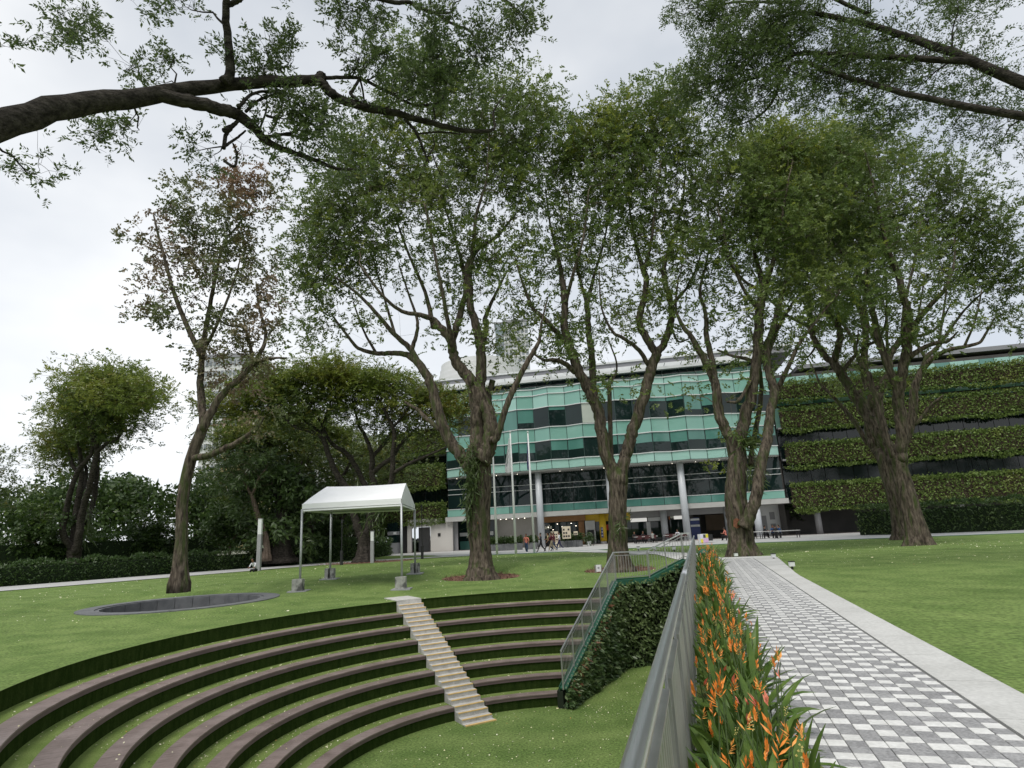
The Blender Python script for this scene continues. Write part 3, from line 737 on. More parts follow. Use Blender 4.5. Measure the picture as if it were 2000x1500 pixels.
# white wall with opening and the guard kiosk at the left end
sA, sB, sC, sD = bs(795, .3), bs(803, .3), bs(823, .3), bs(883, .3)
k = MB(); k.prism([bp(s, o, 0)[:2] for s, o in ((sA, 0), (sB, 0), (sB, .3), (sA, .3))], 0, 3.2); k.obj('white_wall', CREAM, W1)
k = MB(); k.prism([bp(s, o, 0)[:2] for s, o in ((sC + 1.2, 0), (sD, 0), (sD, .3), (sC + 1.2, .3))], 0, 3.2); k.obj('white_wall', CREAM, W1)
k = MB(); k.prism([bp(s, o, 0)[:2] for s, o in ((sA, 0), (sD, 0), (sD, .302), (sA, .302))], 3.2, 4.2); k.obj('white_wall', CREAM, W1)
k = MB(); k.prism([bp(s, o, 0)[:2] for s, o in ((sB + .05, -2.4), (sC + .2, -2.4), (sC + .2, -2.2), (sB + .05, -2.2))], 0, 3.2); k.obj('inner_wall', GREYP, W1)
k = MB(); k.box(-.18, .18, 0, .05, -.2, .2, 0, lambda x, y, w_: bp(bs(857, .3) + x, .3 + y, 2.1 + w_)); k.obj('wall_light', BLACK, W1)
k = MB(); k.prism([bp(s, o, 0)[:2] for s, o in ((bs(776, .2), -.6), (sA - .02, -.6), (sA - .02, .2), (bs(776, .2), .2))], 0, 3.5); k.obj('dark_door', BLACK, W1)
root = thing('guard_kiosk', bp(bs(766, 1), 1, 0), 'small dark grey guard kiosk with a window band left of the white wall', 'kiosk')
s0, s1 = bs(757, 1.2), bs(775, 1.2)
for z0, z1, m, nm in ((0, 1.35, GREYP, 'base'), (1.35, 2.35, VIS, 'window'), (2.35, 2.8, GREYP, 'fascia'), (2.8, 3.9, DKG, 'upper_panel')):
    k = MB(); i_ = .04 if nm == 'window' else 0
    k.prism([bp(s, o, 0)[:2] for s, o in ((s0 + i_, -.8), (s1 - i_, -.8), (s1 - i_, 1.2 - i_), (s0 + i_, 1.2 - i_))], z0, z1); k.obj(nm, m, root)
k = MB(); k.box(-.2, .2, 0, .03, -.16, .16, 0, lambda x, y, w_: bp(bs(771, 1.2) + x, 1.2 + y, 2.58 + w_)); k.obj('sign', WPAINT, root)

# far buildings
FARW = mat('far white wall', (0.62, 0.62, 0.62), (0.68, 0.68, 0.68), scale=0.05, rough=0.8)
FARD = mat('far window', (0.2, 0.22, 0.24), (0.26, 0.28, 0.3), scale=0.05, rough=0.3)
FARB = mat('far beige panel', (0.55, 0.42, 0.2), (0.6, 0.47, 0.25), scale=0.05, rough=0.8)
def far_block(px0, px1, pyt, D, label, wall_m, nx, nz, zb=0, depth=18, wfrac=.6, hfrac=.5, name='apartment_tower'):
    a, b = at(px0, 1000, D), at(px1, 1000, D); zt = at((px0 + px1) / 2, pyt, D)[2]
    root = thing(name, ((a[0] + b[0]) / 2, D, zb), label, 'building')
    k = MB(); k.box(a[0], b[0], D, D + depth, zb, zt); k.obj('wall', wall_m, root)
    k = MB(); k.box(a[0] - .4, b[0] + .4, D - .4, D + depth + .4, zt, zt + 1.0); k.obj('roof', ROOFG, root)
    dx = (b[0] - a[0]) / nx; z0 = max(zb, 6); dz = (zt - z0) / nz
    k = MB(); k.box(-dx * wfrac / 2, dx * wfrac / 2, -.25, .1, -dz * hfrac / 2, dz * hfrac / 2); me = k.mesh('window', FARD)
    k = MB(); k.box(-dx * wfrac / 2 - .1, dx * wfrac / 2 + .1, -.9, -.26, -dz * hfrac / 2 - .3, -dz * hfrac / 2 + .25); m2 = k.mesh('balcony', wall_m)
    for i in range(nx):
        for j in range(nz):
            if nx * nz > 290: continue
            o = link('window', me, root); o.location = (a[0] + (i + .5) * dx, D, z0 + (j + .5) * dz)
            if name == 'apartment_tower':
                c = link('balcony', m2, o)
    return root
far_block(1001, 1052, 628, 260, 'white apartment tower with rows of balconies above the roof of the glass building', FARW, 6, 26, hfrac=.55)
far_block(983, 1006, 632, 330, 'slim grey glass tower beside the white apartment tower', mat('far glass', (0.3, 0.36, 0.38), (0.36, 0.42, 0.44), scale=.05, rough=.2), 4, 22, wfrac=.8)
root = thing('stepped_building', at(960, 1000, 190), 'white building with curved grey bands rising behind the glass building', 'building')
for q in range(4):
    zt = at(950, 690 + q * 11, 190)[2]; c = at(948, 1000, 198)
    k = MB(); k.tube([(c[0], 206, zt - 1.7), (c[0], 206, zt)], 15 - .4 * (3 - q), 36); k.obj('storey', FARW, root)
    k = MB(); k.tube([(c[0], 206, zt - 2.6), (c[0], 206, zt - 1.7)], 14.4 - .4 * (3 - q), 36); k.obj('window_band', FARD, root)
k = MB(); k.tube([(c[0], 206, 0), (c[0], 206, zt - 2.6)], 14, 36); k.obj('wall', FARW, root)
far_block(380, 462, 700, 150, 'white gridded office block behind the left trees', FARW, 10, 16, name='office_block')
far_block(452, 500, 770, 175, 'pale glass block glimpsed between branches at the left', mat('far pale glass', (0.5, 0.55, 0.58), (0.55, 0.6, 0.63), scale=.05, rough=.3), 6, 14, name='office_block')
far_block(425, 456, 815, 120, 'beige panelled block low behind the left trees', FARB, 4, 8, name='office_block')
far_block(560, 700, 850, 160, 'low pale block behind the umbrella trees', FARW, 12, 8, name='office_block')
k = MB(); a, b = at(437, 1085, 75), at(540, 1085, 95)
k.bar((-75, 66, .7), (-30, 88, .7), .3, 1.4)
tag(k.obj('low_wall', CREAM), 'low pale wall seen under the small trees at the left', 'wall')
# ------------------------------------------------------------------ trees
BARK = mat('grey brown bark', (0.036, 0.029, 0.023), (0.15, 0.123, 0.096), scale=9, rough=0.95, spec=0.1, bump=1.0, bscale=14, stretch=(1.0, 1.0, 0.22), c3=(0.062, 0.078, 0.03), w3=(.5, .66), detail=8, fine=(30, .25))
BARKD = mat('dark bark', (0.024, 0.021, 0.018), (0.072, 0.063, 0.054), scale=9, rough=0.95, spec=0.1, bump=1.0, bscale=22, stretch=(0.35, 1, 1), detail=8, fine=(30, .25))
BRLT = mat('pale branch bark', (0.13, 0.105, 0.082), (0.24, 0.2, 0.16), scale=6, rough=.9, spec=.1)
BARKB = mat('brown bark', (0.1, 0.075, 0.058), (0.16, 0.125, 0.1), scale=8, rough=0.95, spec=0.1, bump=.8, bscale=20, detail=8)
SCAR = mat('exposed reddish wood', (0.22, 0.09, 0.045), (0.14, 0.06, 0.035), scale=12, rough=.9, bump=.8, bscale=30)
def leafmat(n, a, b, c=None, tr=.28, w3=(.52, .7)): return mat(n, a, b, scale=.55, rough=.42, spec=.5, island=.55, trans=tr, c3=c, w3=w3, lo=.3, hi=.7, detail=2)
LF = [leafmat('mid green leaves', (0.095, 0.152, 0.035), (0.175, 0.235, 0.065), (0.205, 0.255, 0.065), tr=.42),
      leafmat('deep green leaves', (0.09, 0.14, 0.038), (0.15, 0.2, 0.056), tr=.42),
      leafmat('yellow green leaves', (0.19, 0.24, 0.03), (0.28, 0.31, 0.055), (0.15, 0.21, 0.04), tr=.45)]
LFN = [leafmat('near canopy leaves', (0.07, 0.11, 0.035), (0.13, 0.175, 0.06), tr=.45), leafmat('near canopy deep leaves', (0.075, 0.12, 0.035), (0.125, 0.175, 0.055), tr=.45)]
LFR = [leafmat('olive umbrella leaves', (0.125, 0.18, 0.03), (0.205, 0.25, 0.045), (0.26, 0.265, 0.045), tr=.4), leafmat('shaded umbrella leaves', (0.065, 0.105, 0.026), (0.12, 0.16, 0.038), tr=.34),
       leafmat('yellowing umbrella leaves', (0.13, 0.14, 0.02), (0.19, 0.17, 0.025))]
LFB = [leafmat('reddish leaves', (0.18, 0.125, 0.08), (0.28, 0.21, 0.14), (0.13, 0.16, 0.06), w3=(.42, .52)), leafmat('dull green leaves', (0.09, 0.125, 0.045), (0.17, 0.19, 0.075), (0.24, 0.15, 0.09), w3=(.5, .62))]
LFD = [leafmat('dark shrub leaves', (0.034, 0.066, 0.018), (0.07, 0.115, 0.03)), leafmat('bright shrub leaves', (0.05, 0.1, 0.018), (0.11, 0.16, 0.03))]

def smooth_line(P, sub=5):
    P = np.array(P, float)
    if len(P) < 3: 
        t = np.linspace(0, 1, sub + 1)[:, None]; return P[0] + (P[-1] - P[0]) * t
    Q = np.vstack([2 * P[0] - P[1], P, 2 * P[-1] - P[-2]]); o = []
    for i in range(1, len(Q) - 2):
        a, b, c, d = Q[i - 1:i + 3]
        for t in np.arange(sub) / sub:
            o.append(.5 * ((2 * b) + (c - a) * t + (2 * a - 5 * b + 4 * c - d) * t * t + (3 * b - a - 3 * c + d) * t ** 3))
    o.append(P[-1]); return np.array(o)

def fluted(mb, pts, rad, zb, seed, n=36, flare=.55, fh=.62, lob=7):
    """buttressed trunk: ring radius varies with angle and height"""
    a = np.linspace(0, 2 * PI, n, endpoint=False); rs = np.random.default_rng(seed); ph = rs.uniform(0, 6, 4)
    h = np.maximum(pts[:, 2] - zb, 0)[:, None]
    lobe = np.sin(lob * a + ph[0])[None] * .6 + np.sin((lob + 3) * a + ph[1])[None] * .4
    wv = (1 + flare * np.exp(-h / fh)) * (1 + (.035 + .16 * np.exp(-h / (fh * 1.6))) * lobe) * (1 + .05 * np.sin(2 * a[None] + ph[2] + h * .5) + .03 * np.sin(h * .9 + ph[3] + a[None]) + .018 * np.sin(13 * a[None] + h * .4 + ph[0]) + .014 * np.sin(17 * a[None] - h * .3))
    mb.tube(pts, rad, n, wob=wv)

def make_tree(name, label, cat, D, limbs, blobs, mats, bark, group=None, leaf=(.185, .1), k=11, slen=.5, per=31, spread=.92, seed=1, trunk_flare=True,
              twigs=5, rscale=1.0, droop=.25, dens=1.0, base=None, upbias=.8, flat=.55, minr=.012, brmax=.06, squash=1.0, bsub=6, clump=.38, brm=None, lowf=1.0):
    rng = np.random.default_rng(seed); rr_ = random.Random(seed)
    pxm = D / 1235.0
    mb = MB(); NP, NRr, ND = [], [], []
    zb = None
    for li, lm in enumerate(limbs):
        P = np.array([at(q[0], q[1], D + (q[3] if len(q) > 3 else 0)) for q in lm]); r = np.array([q[2] * pxm * rscale for q in lm])
        sub = bsub; C_ = smooth_line(P, sub); rad = np.interp(np.linspace(0, len(P) - 1, len(C_)), np.arange(len(P)), r)
        wv = rng.normal(size=C_.shape) * (rad * (.025 if li == 0 else .09))[:, None]; wv[0] = 0; C_ = C_ + wv
        if li == 0 and trunk_flare:
            zb = C_[0, 2]
            C_ = np.vstack([C_[0] - np.array([0, 0, .35]), C_]); rad = np.concatenate([[rad[0]], rad])
            fluted(mb, C_, rad, zb, seed)
        else:
            mb.tube(C_, np.maximum(rad, minr), 11 if rad.max() > .12 else 7)
        NP.append(C_); NRr.append(rad); ND.append(unit(np.gradient(C_, axis=0)))
    NP, NRr, ND = np.vstack(NP), np.concatenate(NRr), np.vstack(ND)
    live = NRr < (.9 if not trunk_flare else 9)
    cl, cm = [], []
    for b in blobs:
        px, py, rx, ry, n, mi = b[:6]; dz = b[6] if len(b) > 6 else 0; dr = b[7] if len(b) > 7 else .85
        n = max(1, int(round(n * dens * (lowf if py > 560 else 1))))
        g = rng.normal(size=(n, 3)); g = unit(g) * (rng.uniform(0, 1, (n, 1)) ** (1 / 2.4))
        for q in g:
            cl.append(at(px + q[0] * rx, py + q[1] * ry, D + dz + q[2] * rx * pxm * dr)); cm.append(mi)
    cl = np.array(cl); cm = np.array(cm)
    # connect every cluster by a branch
    mn = np.array([np.min(np.linalg.norm(NP - c, axis=1)) for c in cl]); order = np.argsort(mn)
    br = MB(); PX, RX, DX = [NP], [NRr], [ND]; allP, allR, allD = NP, NRr, ND
    SUBC = np.zeros((len(cl), twigs, 3))
    for ii, i in enumerate(order):
        c = cl[i]; dv = c - allP; ds = np.linalg.norm(dv, axis=1)
        cosv = (dv * allD).sum(1) / np.maximum(ds, 1e-6)
        cost = ds * (1.35 - .5 * cosv) + np.where(allP[:, 2] > c[2] + .4, 1.2 * (allP[:, 2] - c[2]), 0) + np.where(allR < .02, .5, 0)
        j = int(np.argmin(cost)); p0, d0, r0 = allP[j], allD[j], allR[j]; ln = ds[j]
        d0 = unit((d0 + np.array([0, 0, .25]) + unit(dv[j]) * .6)[None])[0]; d1 = unit((unit(dv[j]) + np.array([0, 0, upbias * .6]))[None])[0]
        t = np.linspace(0, 1, 6)[:, None]
        h = (2 * t ** 3 - 3 * t ** 2 + 1) * p0 + (t ** 3 - 2 * t ** 2 + t) * d0 * ln * .9 + (-2 * t ** 3 + 3 * t ** 2) * c + (t ** 3 - t ** 2) * d1 * ln * .9
        h[1:-1] += rng.normal(size=(4, 3)) * ln * .025
        rs = min(r0 * .62, .014 + .0115 * ln, brmax); rad = np.linspace(rs, max(minr * .7, rs * .3), 6)
        br.tube(h, rad, 5 if rs > .02 else 4, cap=False)
        allP = np.vstack([allP, h[2:]]); allR = np.concatenate([allR, rad[2:]]); allD = np.vstack([allD, unit(np.gradient(h, axis=0))[2:]])
        for q in range(twigs):
            e = c + rng.normal(size=3) * spread * np.array([1.0, 1.0, .8 * squash]) + np.array([0, 0, .1]); SUBC[i, q] = e; s = h[rr_.choice((3, 4, 5, 5))]
            br.tube([s, (s + e) / 2 + rng.normal(size=3) * .06, e], [minr * .6, minr * .5, minr * .35], 3, cap=False)
    # foliage
    Vs, mi = [], []
    n = per
    ids = rng.integers(0, twigs, (len(cl), n)); sc_ = np.take_along_axis(SUBC, ids[..., None].repeat(3, 2), 1)
    g = rng.normal(size=(len(cl), n, 3)) * spread * clump * np.array([1, 1, .8 * squash])
    pos = (sc_ + g).reshape(-1, 3); out = unit((sc_ - cl[:, None] + g * 1.5).reshape(-1, 3)) * .9
    keep = rng.uniform(0, 1, len(pos)) < .93
    V_, F_ = sprays(pos, k, slen, leaf[0], leaf[1], rng, droop, out, flat)
    mi = np.repeat(np.repeat(cm, n), k)
    u_ = np.repeat(rng.uniform(0, 1, len(pos)), k)
    mi = np.where(u_ < .12, rng.integers(0, 2, len(mi)), np.where((u_ < .45) & (mi == 2), 0, np.where((u_ > .93) & (len(mats) > 2), 2, mi)))
    b0 = NP[0] if base is None else np.array(base)
    root = thing(name, (b0[0], b0[1], b0[2]), label, cat, group)
    tr = mb.obj('trunk', bark, root, smooth=True); br.obj('branches', brm or bark, root, smooth=True)
    link('crown', fastmesh('crown', V_, F_, mats, mi), root)
    return root, tr, NP, NRr

G3 = 'tall trees on the lawn in front of the glass building'
# --- tree 1
D1 = float(T1[1]); 
t1_limbs = [
 [(941, 1137, 25), (940, 1105, 21.5), (938, 1065, 20), (933, 1010, 23.5), (936, 950, 22.5), (934, 910, 25), (934, 880, 21)],
 [(926, 925, 15), (905, 893, 13), (886, 872, 12), (868, 840, 11.5), (852, 790, 11), (840, 745, 10), (815, 706, 8.5), (790, 692, 6, .5), (765, 690, 5.5, 1), (735, 690, 5, 1), (700, 680, 3.8, .5), (678, 655, 3), (648, 615, 2, -.5)],
 [(815, 706, 7), (800, 680, 6), (772, 655, 5, -.5), (735, 612, 4, -1), (700, 575, 3, -1), (660, 545, 2.2, -1), (620, 520, 1.5, -1)],
 [(803, 684, 5), (813, 655, 4), (815, 625, 3.3), (800, 580, 2.4, .5), (780, 520, 1.7, 1)],
 [(934, 890, 20), (931, 840, 14.5), (931, 800, 14), (923, 750, 13), (904, 725, 11.5), (887, 697, 10.5), (880, 663, 9.5), (857, 637, 8), (847, 625, 7), (820, 615, 5, -.6), (785, 608, 4, -1), (745, 575, 3, -2), (705, 520, 2, -2.5)],
 [(882, 668, 8), (893, 633, 7.5), (903, 595, 6.5), (910, 560, 5.5), (900, 505, 4, 1), (880, 440, 2.6, 1.5), (860, 370, 1.6, 2)],
 [(940, 900, 19, -.5), (955, 870, 15.5, -.6), (957, 830, 14, -.6), (950, 795, 13, -.4), (938, 765, 12.5), (940, 710, 11), (937, 667, 10), (924, 617, 8.5), (917, 590, 8), (917, 555, 7.5), (914, 517, 6.5), (937, 483, 5, .6), (970, 463, 3.6, 1), (1005, 420, 2.4, 1.5)],
 [(917, 545, 5.5), (925, 480, 4.5, -.5), (930, 420, 3.5, -1), (950, 350, 2.4, -1.5), (955, 270, 1.5, -1.5)],
 [(938, 690, 7), (950, 640, 6, .6), (947, 622, 5, .8), (965, 580, 3.5, 1.2), (990, 530, 2.2, 1.5)],
 [(960, 860, 8, -1), (970, 855, 7, -1.2), (984, 810, 6.2, -1.4), (1000, 767, 6, -1.5), (1022, 722, 5.5, -1.5), (1040, 690, 4.8, -1.5), (1052, 668, 3.8, -1.5), (1058, 630, 2.2, -1.5), (1070, 580, 1.4, -1.5)],
 [(957, 835, 7, .8), (957, 800, 6.5, .9), (955, 770, 6, .9), (963, 742, 6.5, .9)],
 [(847, 640, 6), (830, 570, 4, 1), (800, 500, 3, 1.5), (770, 420, 2, 2)], [(887, 700, 6, 0), (870, 600, 4.2, -1.5), (850, 500, 3, -2), (830, 400, 2, -2.5)],
 [(735, 690, 3.4, 1), (712, 650, 2.4, 1.5), (690, 590, 1.6, 1.8)], [(772, 655, 3.4), (750, 580, 2.4, .8), (728, 500, 1.5, 1.2)],
 [(860, 840, 5, 0), (838, 822, 4.5, 0), (815, 800, 4, .3), (790, 785, 2.5, .5)],
]
t1_blobs = [(640, 470, 88, 85, 26, 1), (600, 560, 50, 50, 8, 1), (625, 640, 32, 42, 7, 0), (700, 350, 85, 70, 20, 1), (665, 400, 60, 50, 8, 0), (745, 250, 60, 55, 11, 0), (690, 300, 45, 38, 6, 0), (800, 380, 105, 90, 24, 0),
 (850, 180, 85, 75, 20, 1), (830, 110, 50, 35, 5, 0), (920, 240, 95, 85, 22, 1), (990, 190, 75, 50, 12, 0), (1045, 215, 48, 48, 9, 0), (985, 300, 90, 70, 16, 1), (1020, 390, 60, 75, 12, 0),
 (900, 360, 90, 70, 14, 0), (730, 500, 85, 55, 9, 1), (850, 490, 90, 60, 7, 0), (960, 470, 70, 60, 7, 0), (880, 560, 70, 40, 3, 0), (1000, 540, 50, 50, 5, 0), (985, 640, 36, 55, 6, 0), (700, 600, 60, 30, 3, 0),
 (1000, 690, 40, 25, 3, 0), (900, 610, 50, 60, 3, 0), (800, 640, 45, 25, 2, 0), (940, 740, 30, 30, 2, 0), (1030, 300, 55, 60, 8, 0), (750, 170, 20, 20, 1, 0), (780, 310, 60, 50, 8, 2)]
tr1, trunk1, *_ = make_tree('shade_tree', 'tall many-stemmed tree in a mulch ring right of the white canopy', 'tree', D1, t1_limbs, t1_blobs, LF, BARK, G3, seed=21, dens=1.35, brm=BRLT, lowf=.55)
# --- tree 2
D2 = float(T2[1])
t2_limbs = [
 [(1213, 1121, 21), (1208, 1085, 18.5), (1207, 1040, 17), (1206, 1000, 16.5), (1207, 960, 16.5), (1208, 935, 18), (1208, 915, 13)],
 [(1206, 950, 15), (1198, 922, 13.5), (1183, 883, 12.5), (1173, 827, 12), (1163, 790, 11.5), (1143, 750, 10.5), (1123, 707, 10), (1110, 667, 9), (1102, 637, 8.2), (1103, 600, 7.5), (1100, 560, 7), (1092, 510, 4, .8), (1075, 440, 2.6, 1.5), (1065, 370, 1.5, 2)],
 [(1112, 677, 6.5), (1085, 647, 5.6, -.4), (1058, 618, 5, -.8), (1040, 600, 4, -1), (1020, 550, 2.4, -1.5), (1005, 500, 1.5, -1.5)],
 [(1123, 727, 6), (1103, 710, 5.2, -.5), (1082, 703, 4.4, -.8), (1062, 703, 3, -1), (1040, 690, 1.5, -1)],
 [(1163, 800, 8), (1158, 740, 7.6, .6), (1157, 700, 7.2, .8), (1150, 650, 6.6, 1), (1148, 607, 6, 1), (1147, 592, 6.2, 1), (1160, 540, 3.4, 1.2), (1180, 470, 2.4, 1.5), (1195, 390, 1.5, 2)],
 [(1147, 596, 4.5, 1), (1132, 540, 3.2, 1), (1120, 470, 2.2, .5), (1110, 380, 1.4, 0)],
 [(1196, 930, 5, .8), (1193, 860, 4.8, 1), (1191, 800, 5, 1), (1190, 750, 4.5, 1)], [(1190, 756, 2.6, 1), (1205, 715, 2, 1), (1187, 660, 1.4, 1)],
 [(1210, 950, 14), (1214, 920, 12.5), (1225, 880, 12), (1234, 848, 12), (1247, 810, 11.5), (1263, 757, 11), (1273, 717, 11), (1283, 690, 10)],
 [(1283, 692, 8.5), (1264, 663, 8), (1249, 632, 7.5), (1251, 608, 7), (1260, 577, 6.6), (1262, 543, 6.2), (1257, 528, 6), (1243, 480, 3.6, 1), (1230, 410, 2.4, 1.5), (1225, 330, 1.4, 1.8)],
 [(1258, 532, 4.4), (1272, 470, 3, -.6), (1280, 400, 2, -1), (1290, 320, 1.3, -1)],
 [(1283, 692, 8), (1300, 663, 7.4), (1311, 625, 7), (1310, 590, 6.4), (1298, 545, 5.8), (1299, 510, 4.8), (1320, 450, 3.4, .6), (1335, 380, 2.3, 1), (1340, 300, 1.4, 1)],
 [(1310, 600, 4.5), (1330, 575, 3.6, .8), (1342, 560, 3, 1), (1365, 510, 2, 1.2), (1375, 440, 1.2, 1.5)],
 [(1267, 714, 5), (1248, 684, 4.4, -.5), (1217, 660, 3.8, -.9), (1196, 647, 3, -1.2), (1175, 600, 1.8, -1.5), (1170, 530, 1.2, -1.5)],
 [(1311, 640, 2.8), (1325, 667, 2.2, .5), (1345, 662, 1.6, .8)],
 [(1103, 600, 5), (1118, 540, 3.4, -1), (1140, 460, 2.4, -1.5), (1150, 370, 1.4, -2)],
]
t2_blobs = [(1110, 320, 62, 62, 12, 0), (1185, 265, 60, 45, 13, 2), (1240, 240, 55, 38, 12, 2), (1300, 220, 55, 55, 13, 0), (1335, 175, 22, 28, 4, 2), (1200, 340, 85, 60, 17, 0), (1280, 310, 80, 60, 15, 1), (1350, 280, 50, 55, 9, 0), (1130, 420, 80, 70, 14, 0),
 (1230, 420, 80, 60, 13, 0), (1330, 390, 70, 70, 12, 1), (1090, 500, 70, 55, 8, 0), (1190, 510, 70, 50, 6, 0), (1290, 500, 70, 50, 6, 0), (1060, 600, 45, 50, 6, 1), (1105, 620, 35, 50, 5, 0), (1165, 600, 40, 40, 4, 0), (1215, 610, 40, 40, 4, 0), (1310, 560, 45, 40, 3, 0),
 (1060, 690, 35, 25, 4, 0), (1120, 680, 45, 30, 4, 0), (1200, 660, 35, 25, 2, 0), (1180, 770, 18, 16, 1, 0), (1205, 745, 20, 12, 1, 0), (1250, 590, 30, 30, 2, 0), (1280, 640, 30, 30, 1, 0), (1155, 300, 55, 40, 8, 2)]
tr2, trunk2, *_ = make_tree('shade_tree', 'tall forked tree rising behind the corner of the steel railing', 'tree', D2, t2_limbs, t2_blobs, LF, BARK, G3, seed=33, dens=1.35, brm=BRLT, lowf=.55)
# --- tree 3
D3 = float(T3[1])
t3_limbs = [
 [(1455, 1087, 21), (1450, 1060, 20), (1447, 1030, 21), (1441, 1000, 22), (1437, 970, 21), (1438, 940, 20), (1440, 905, 19.5), (1442, 875, 15)],
 [(1437, 900, 13), (1428, 862, 11), (1412, 828, 10.5), (1401, 790, 10), (1397, 752, 9), (1383, 717, 8), (1363, 680, 6.5), (1350, 657, 5.5), (1333, 636, 4.5), (1320, 600, 2.6, .6), (1325, 540, 1.6, 1)],
 [(1397, 745, 7), (1390, 700, 6.4, .5), (1380, 660, 5.8, .7), (1380, 635, 5.2, .8), (1376, 603, 4.2, .9), (1367, 570, 3.4, 1), (1380, 510, 2.2, 1), (1395, 440, 1.4, 1)],
 [(1442, 890, 14), (1444, 862, 12.5), (1454, 822, 12), (1468, 770, 11.5), (1477, 717, 10.5), (1481, 657, 10), (1484, 603, 9), (1492, 573, 8), (1492, 560, 7.5), (1475, 500, 4, 1), (1462, 430, 2.6, 1.5), (1455, 350, 1.6, 2)],
 [(1492, 565, 6), (1510, 510, 4.4, -.5), (1525, 440, 3, -1), (1540, 350, 1.8, -1.5)], [(1490, 570, 4), (1450, 545, 3, .5), (1420, 500, 2.2, .8), (1400, 430, 1.4, 1)],
 [(1452, 1030, 13, -.8), (1466, 1002, 11.5, -1), (1478, 960, 11, -1.1), (1487, 903, 10.5, -1), (1500, 850, 9.6, -.8), (1505, 803, 9, -.6), (1513, 763, 8.6, -.5), (1501, 727, 8, -.3), (1497, 683, 7.5), (1508, 648, 6.5), (1521, 600, 5.2), (1532, 560, 4.2), (1555, 490, 2.8, .6), (1580, 410, 1.8, 1)],
 [(1500, 690, 5.5), (1520, 640, 4.4, .6), (1550, 590, 3.2, 1), (1590, 540, 2.2, 1.2), (1630, 480, 1.4, 1.5)],
 [(1513, 768, 6), (1528, 742, 5, -.4), (1540, 716, 4.4, -.6), (1563, 668, 3.4, -.9), (1600, 620, 2.4, -1), (1640, 570, 1.6, -1)],
 [(1466, 910, 6, .6), (1470, 870, 5.2, .8), (1480, 817, 5, .9), (1487, 757, 4.6, .9), (1480, 700, 3, 1), (1465, 640, 1.8, 1)],
 [(1478, 710, 5), (1455, 700, 4, .4), (1430, 695, 3, .6), (1400, 683, 2, .8)], [(1477, 720, 4, 0), (1445, 780, 3.4, -.6), (1420, 785, 2.2, -.8)],
 [(1484, 610, 5), (1450, 560, 3.4, -.8), (1425, 500, 2.4, -1.2), (1405, 420, 1.5, -1.5)],
]
t3_blobs = [(1400, 400, 70, 75, 15, 1), (1450, 320, 70, 60, 14, 0), (1520, 290, 60, 50, 12, 2), (1545, 260, 40, 28, 5, 2), (1510, 390, 80, 70, 17, 0), (1440, 470, 80, 60, 10, 0), (1540, 470, 70, 60, 11, 0), (1590, 340, 80, 80, 16, 0), (1640, 430, 70, 80, 14, 1), (1600, 540, 80, 50, 8, 0),
 (1380, 520, 55, 50, 6, 0), (1340, 600, 40, 35, 4, 0), (1460, 570, 60, 45, 5, 0), (1545, 590, 50, 45, 5, 1), (1365, 690, 30, 18, 2, 0), (1350, 765, 26, 12, 2, 0), (1410, 760, 25, 25, 2, 0), (1440, 690, 40, 30, 3, 0), (1530, 700, 40, 40, 3, 0), (1420, 620, 40, 40, 3, 0),
 (1455, 850, 22, 14, 2, 2), (1500, 640, 35, 30, 2, 0), (1580, 640, 40, 35, 4, 0), (1650, 560, 50, 60, 7, 0)]
tr3, trunk3, *_ = make_tree('shade_tree', 'tall tree with a low fork standing beyond the end of the paved path', 'tree', D3, t3_limbs, t3_blobs, LF, BARK, G3, seed=47, dens=1.35, brm=BRLT, lowf=.55)
# hollow scars on two trunks, mossy ferns on the fork
def scar(px, py, D, w_, h_, root, r):
    c = at(px, py, D - r); k = MB(); n = 10
    rng = np.random.default_rng(int(px)); ring = [(c[0] + w_ * math.cos(a) * (1 + rng.uniform(-.2, .2)), c[1] + .02 + .1 * abs(math.cos(a)), c[2] + h_ * math.sin(a) * (1 + rng.uniform(-.2, .2))) for a in np.linspace(0, 2 * PI, n, endpoint=False)]
    k.add(ring + [(c[0], c[1] + .01, c[2])], [(i, (i + 1) % n, n) for i in range(n)]); k.obj('bark_scar', SCAR, root)
scar(931, 1010, D1, .2, .4, tr1, .66); scar(1441, 1022, D3 - .1, .22, .28, tr3, .62)
FERN = leafmat('fern fronds', (0.05, 0.09, 0.025), (0.1, 0.14, 0.04))
def fern_tuft(root, px, py, D, n, ln, seed, name='fern_fronds', sx=.3, sz=.5, down=.9):
    rng = np.random.default_rng(seed); c = at(px, py, D) + rng.normal(size=(n, 3)) * np.array([sx, .15, sz])
    a = rng.normal(size=(n, 3)) * .55; a[:, 1] -= .5; a[:, 2] -= down; V_, F_ = leaves(c, unit(a), ln * rng.uniform(.6, 1.3, n), ln * .13, rng, .1)
    link(name, fastmesh(name, V_, F_, [FERN]), root)
fern_tuft(tr1, 921, 915, D1 - .75, 420, .55, 3, sx=.28, sz=.75); fern_tuft(tr1, 917, 975, D1 - .6, 260, .5, 4, sx=.16, sz=.6)
fern_tuft(tr3, 1458, 865, D3 - .4, 120, .7, 5, sx=.25, sz=.25, down=.1); fern_tuft(tr3, 1475, 920, D3 - .8, 150, .55, 6, sx=.25, sz=.5)
fern_tuft(tr2, 1212, 1030, D2 - .6, 50, .4, 7, sx=.2, sz=.25, down=.2); fern_tuft(tr2, 1226, 1010, D2 - .5, 30, .35, 8, 'yellow_fern', sx=.06, sz=.1, down=0)
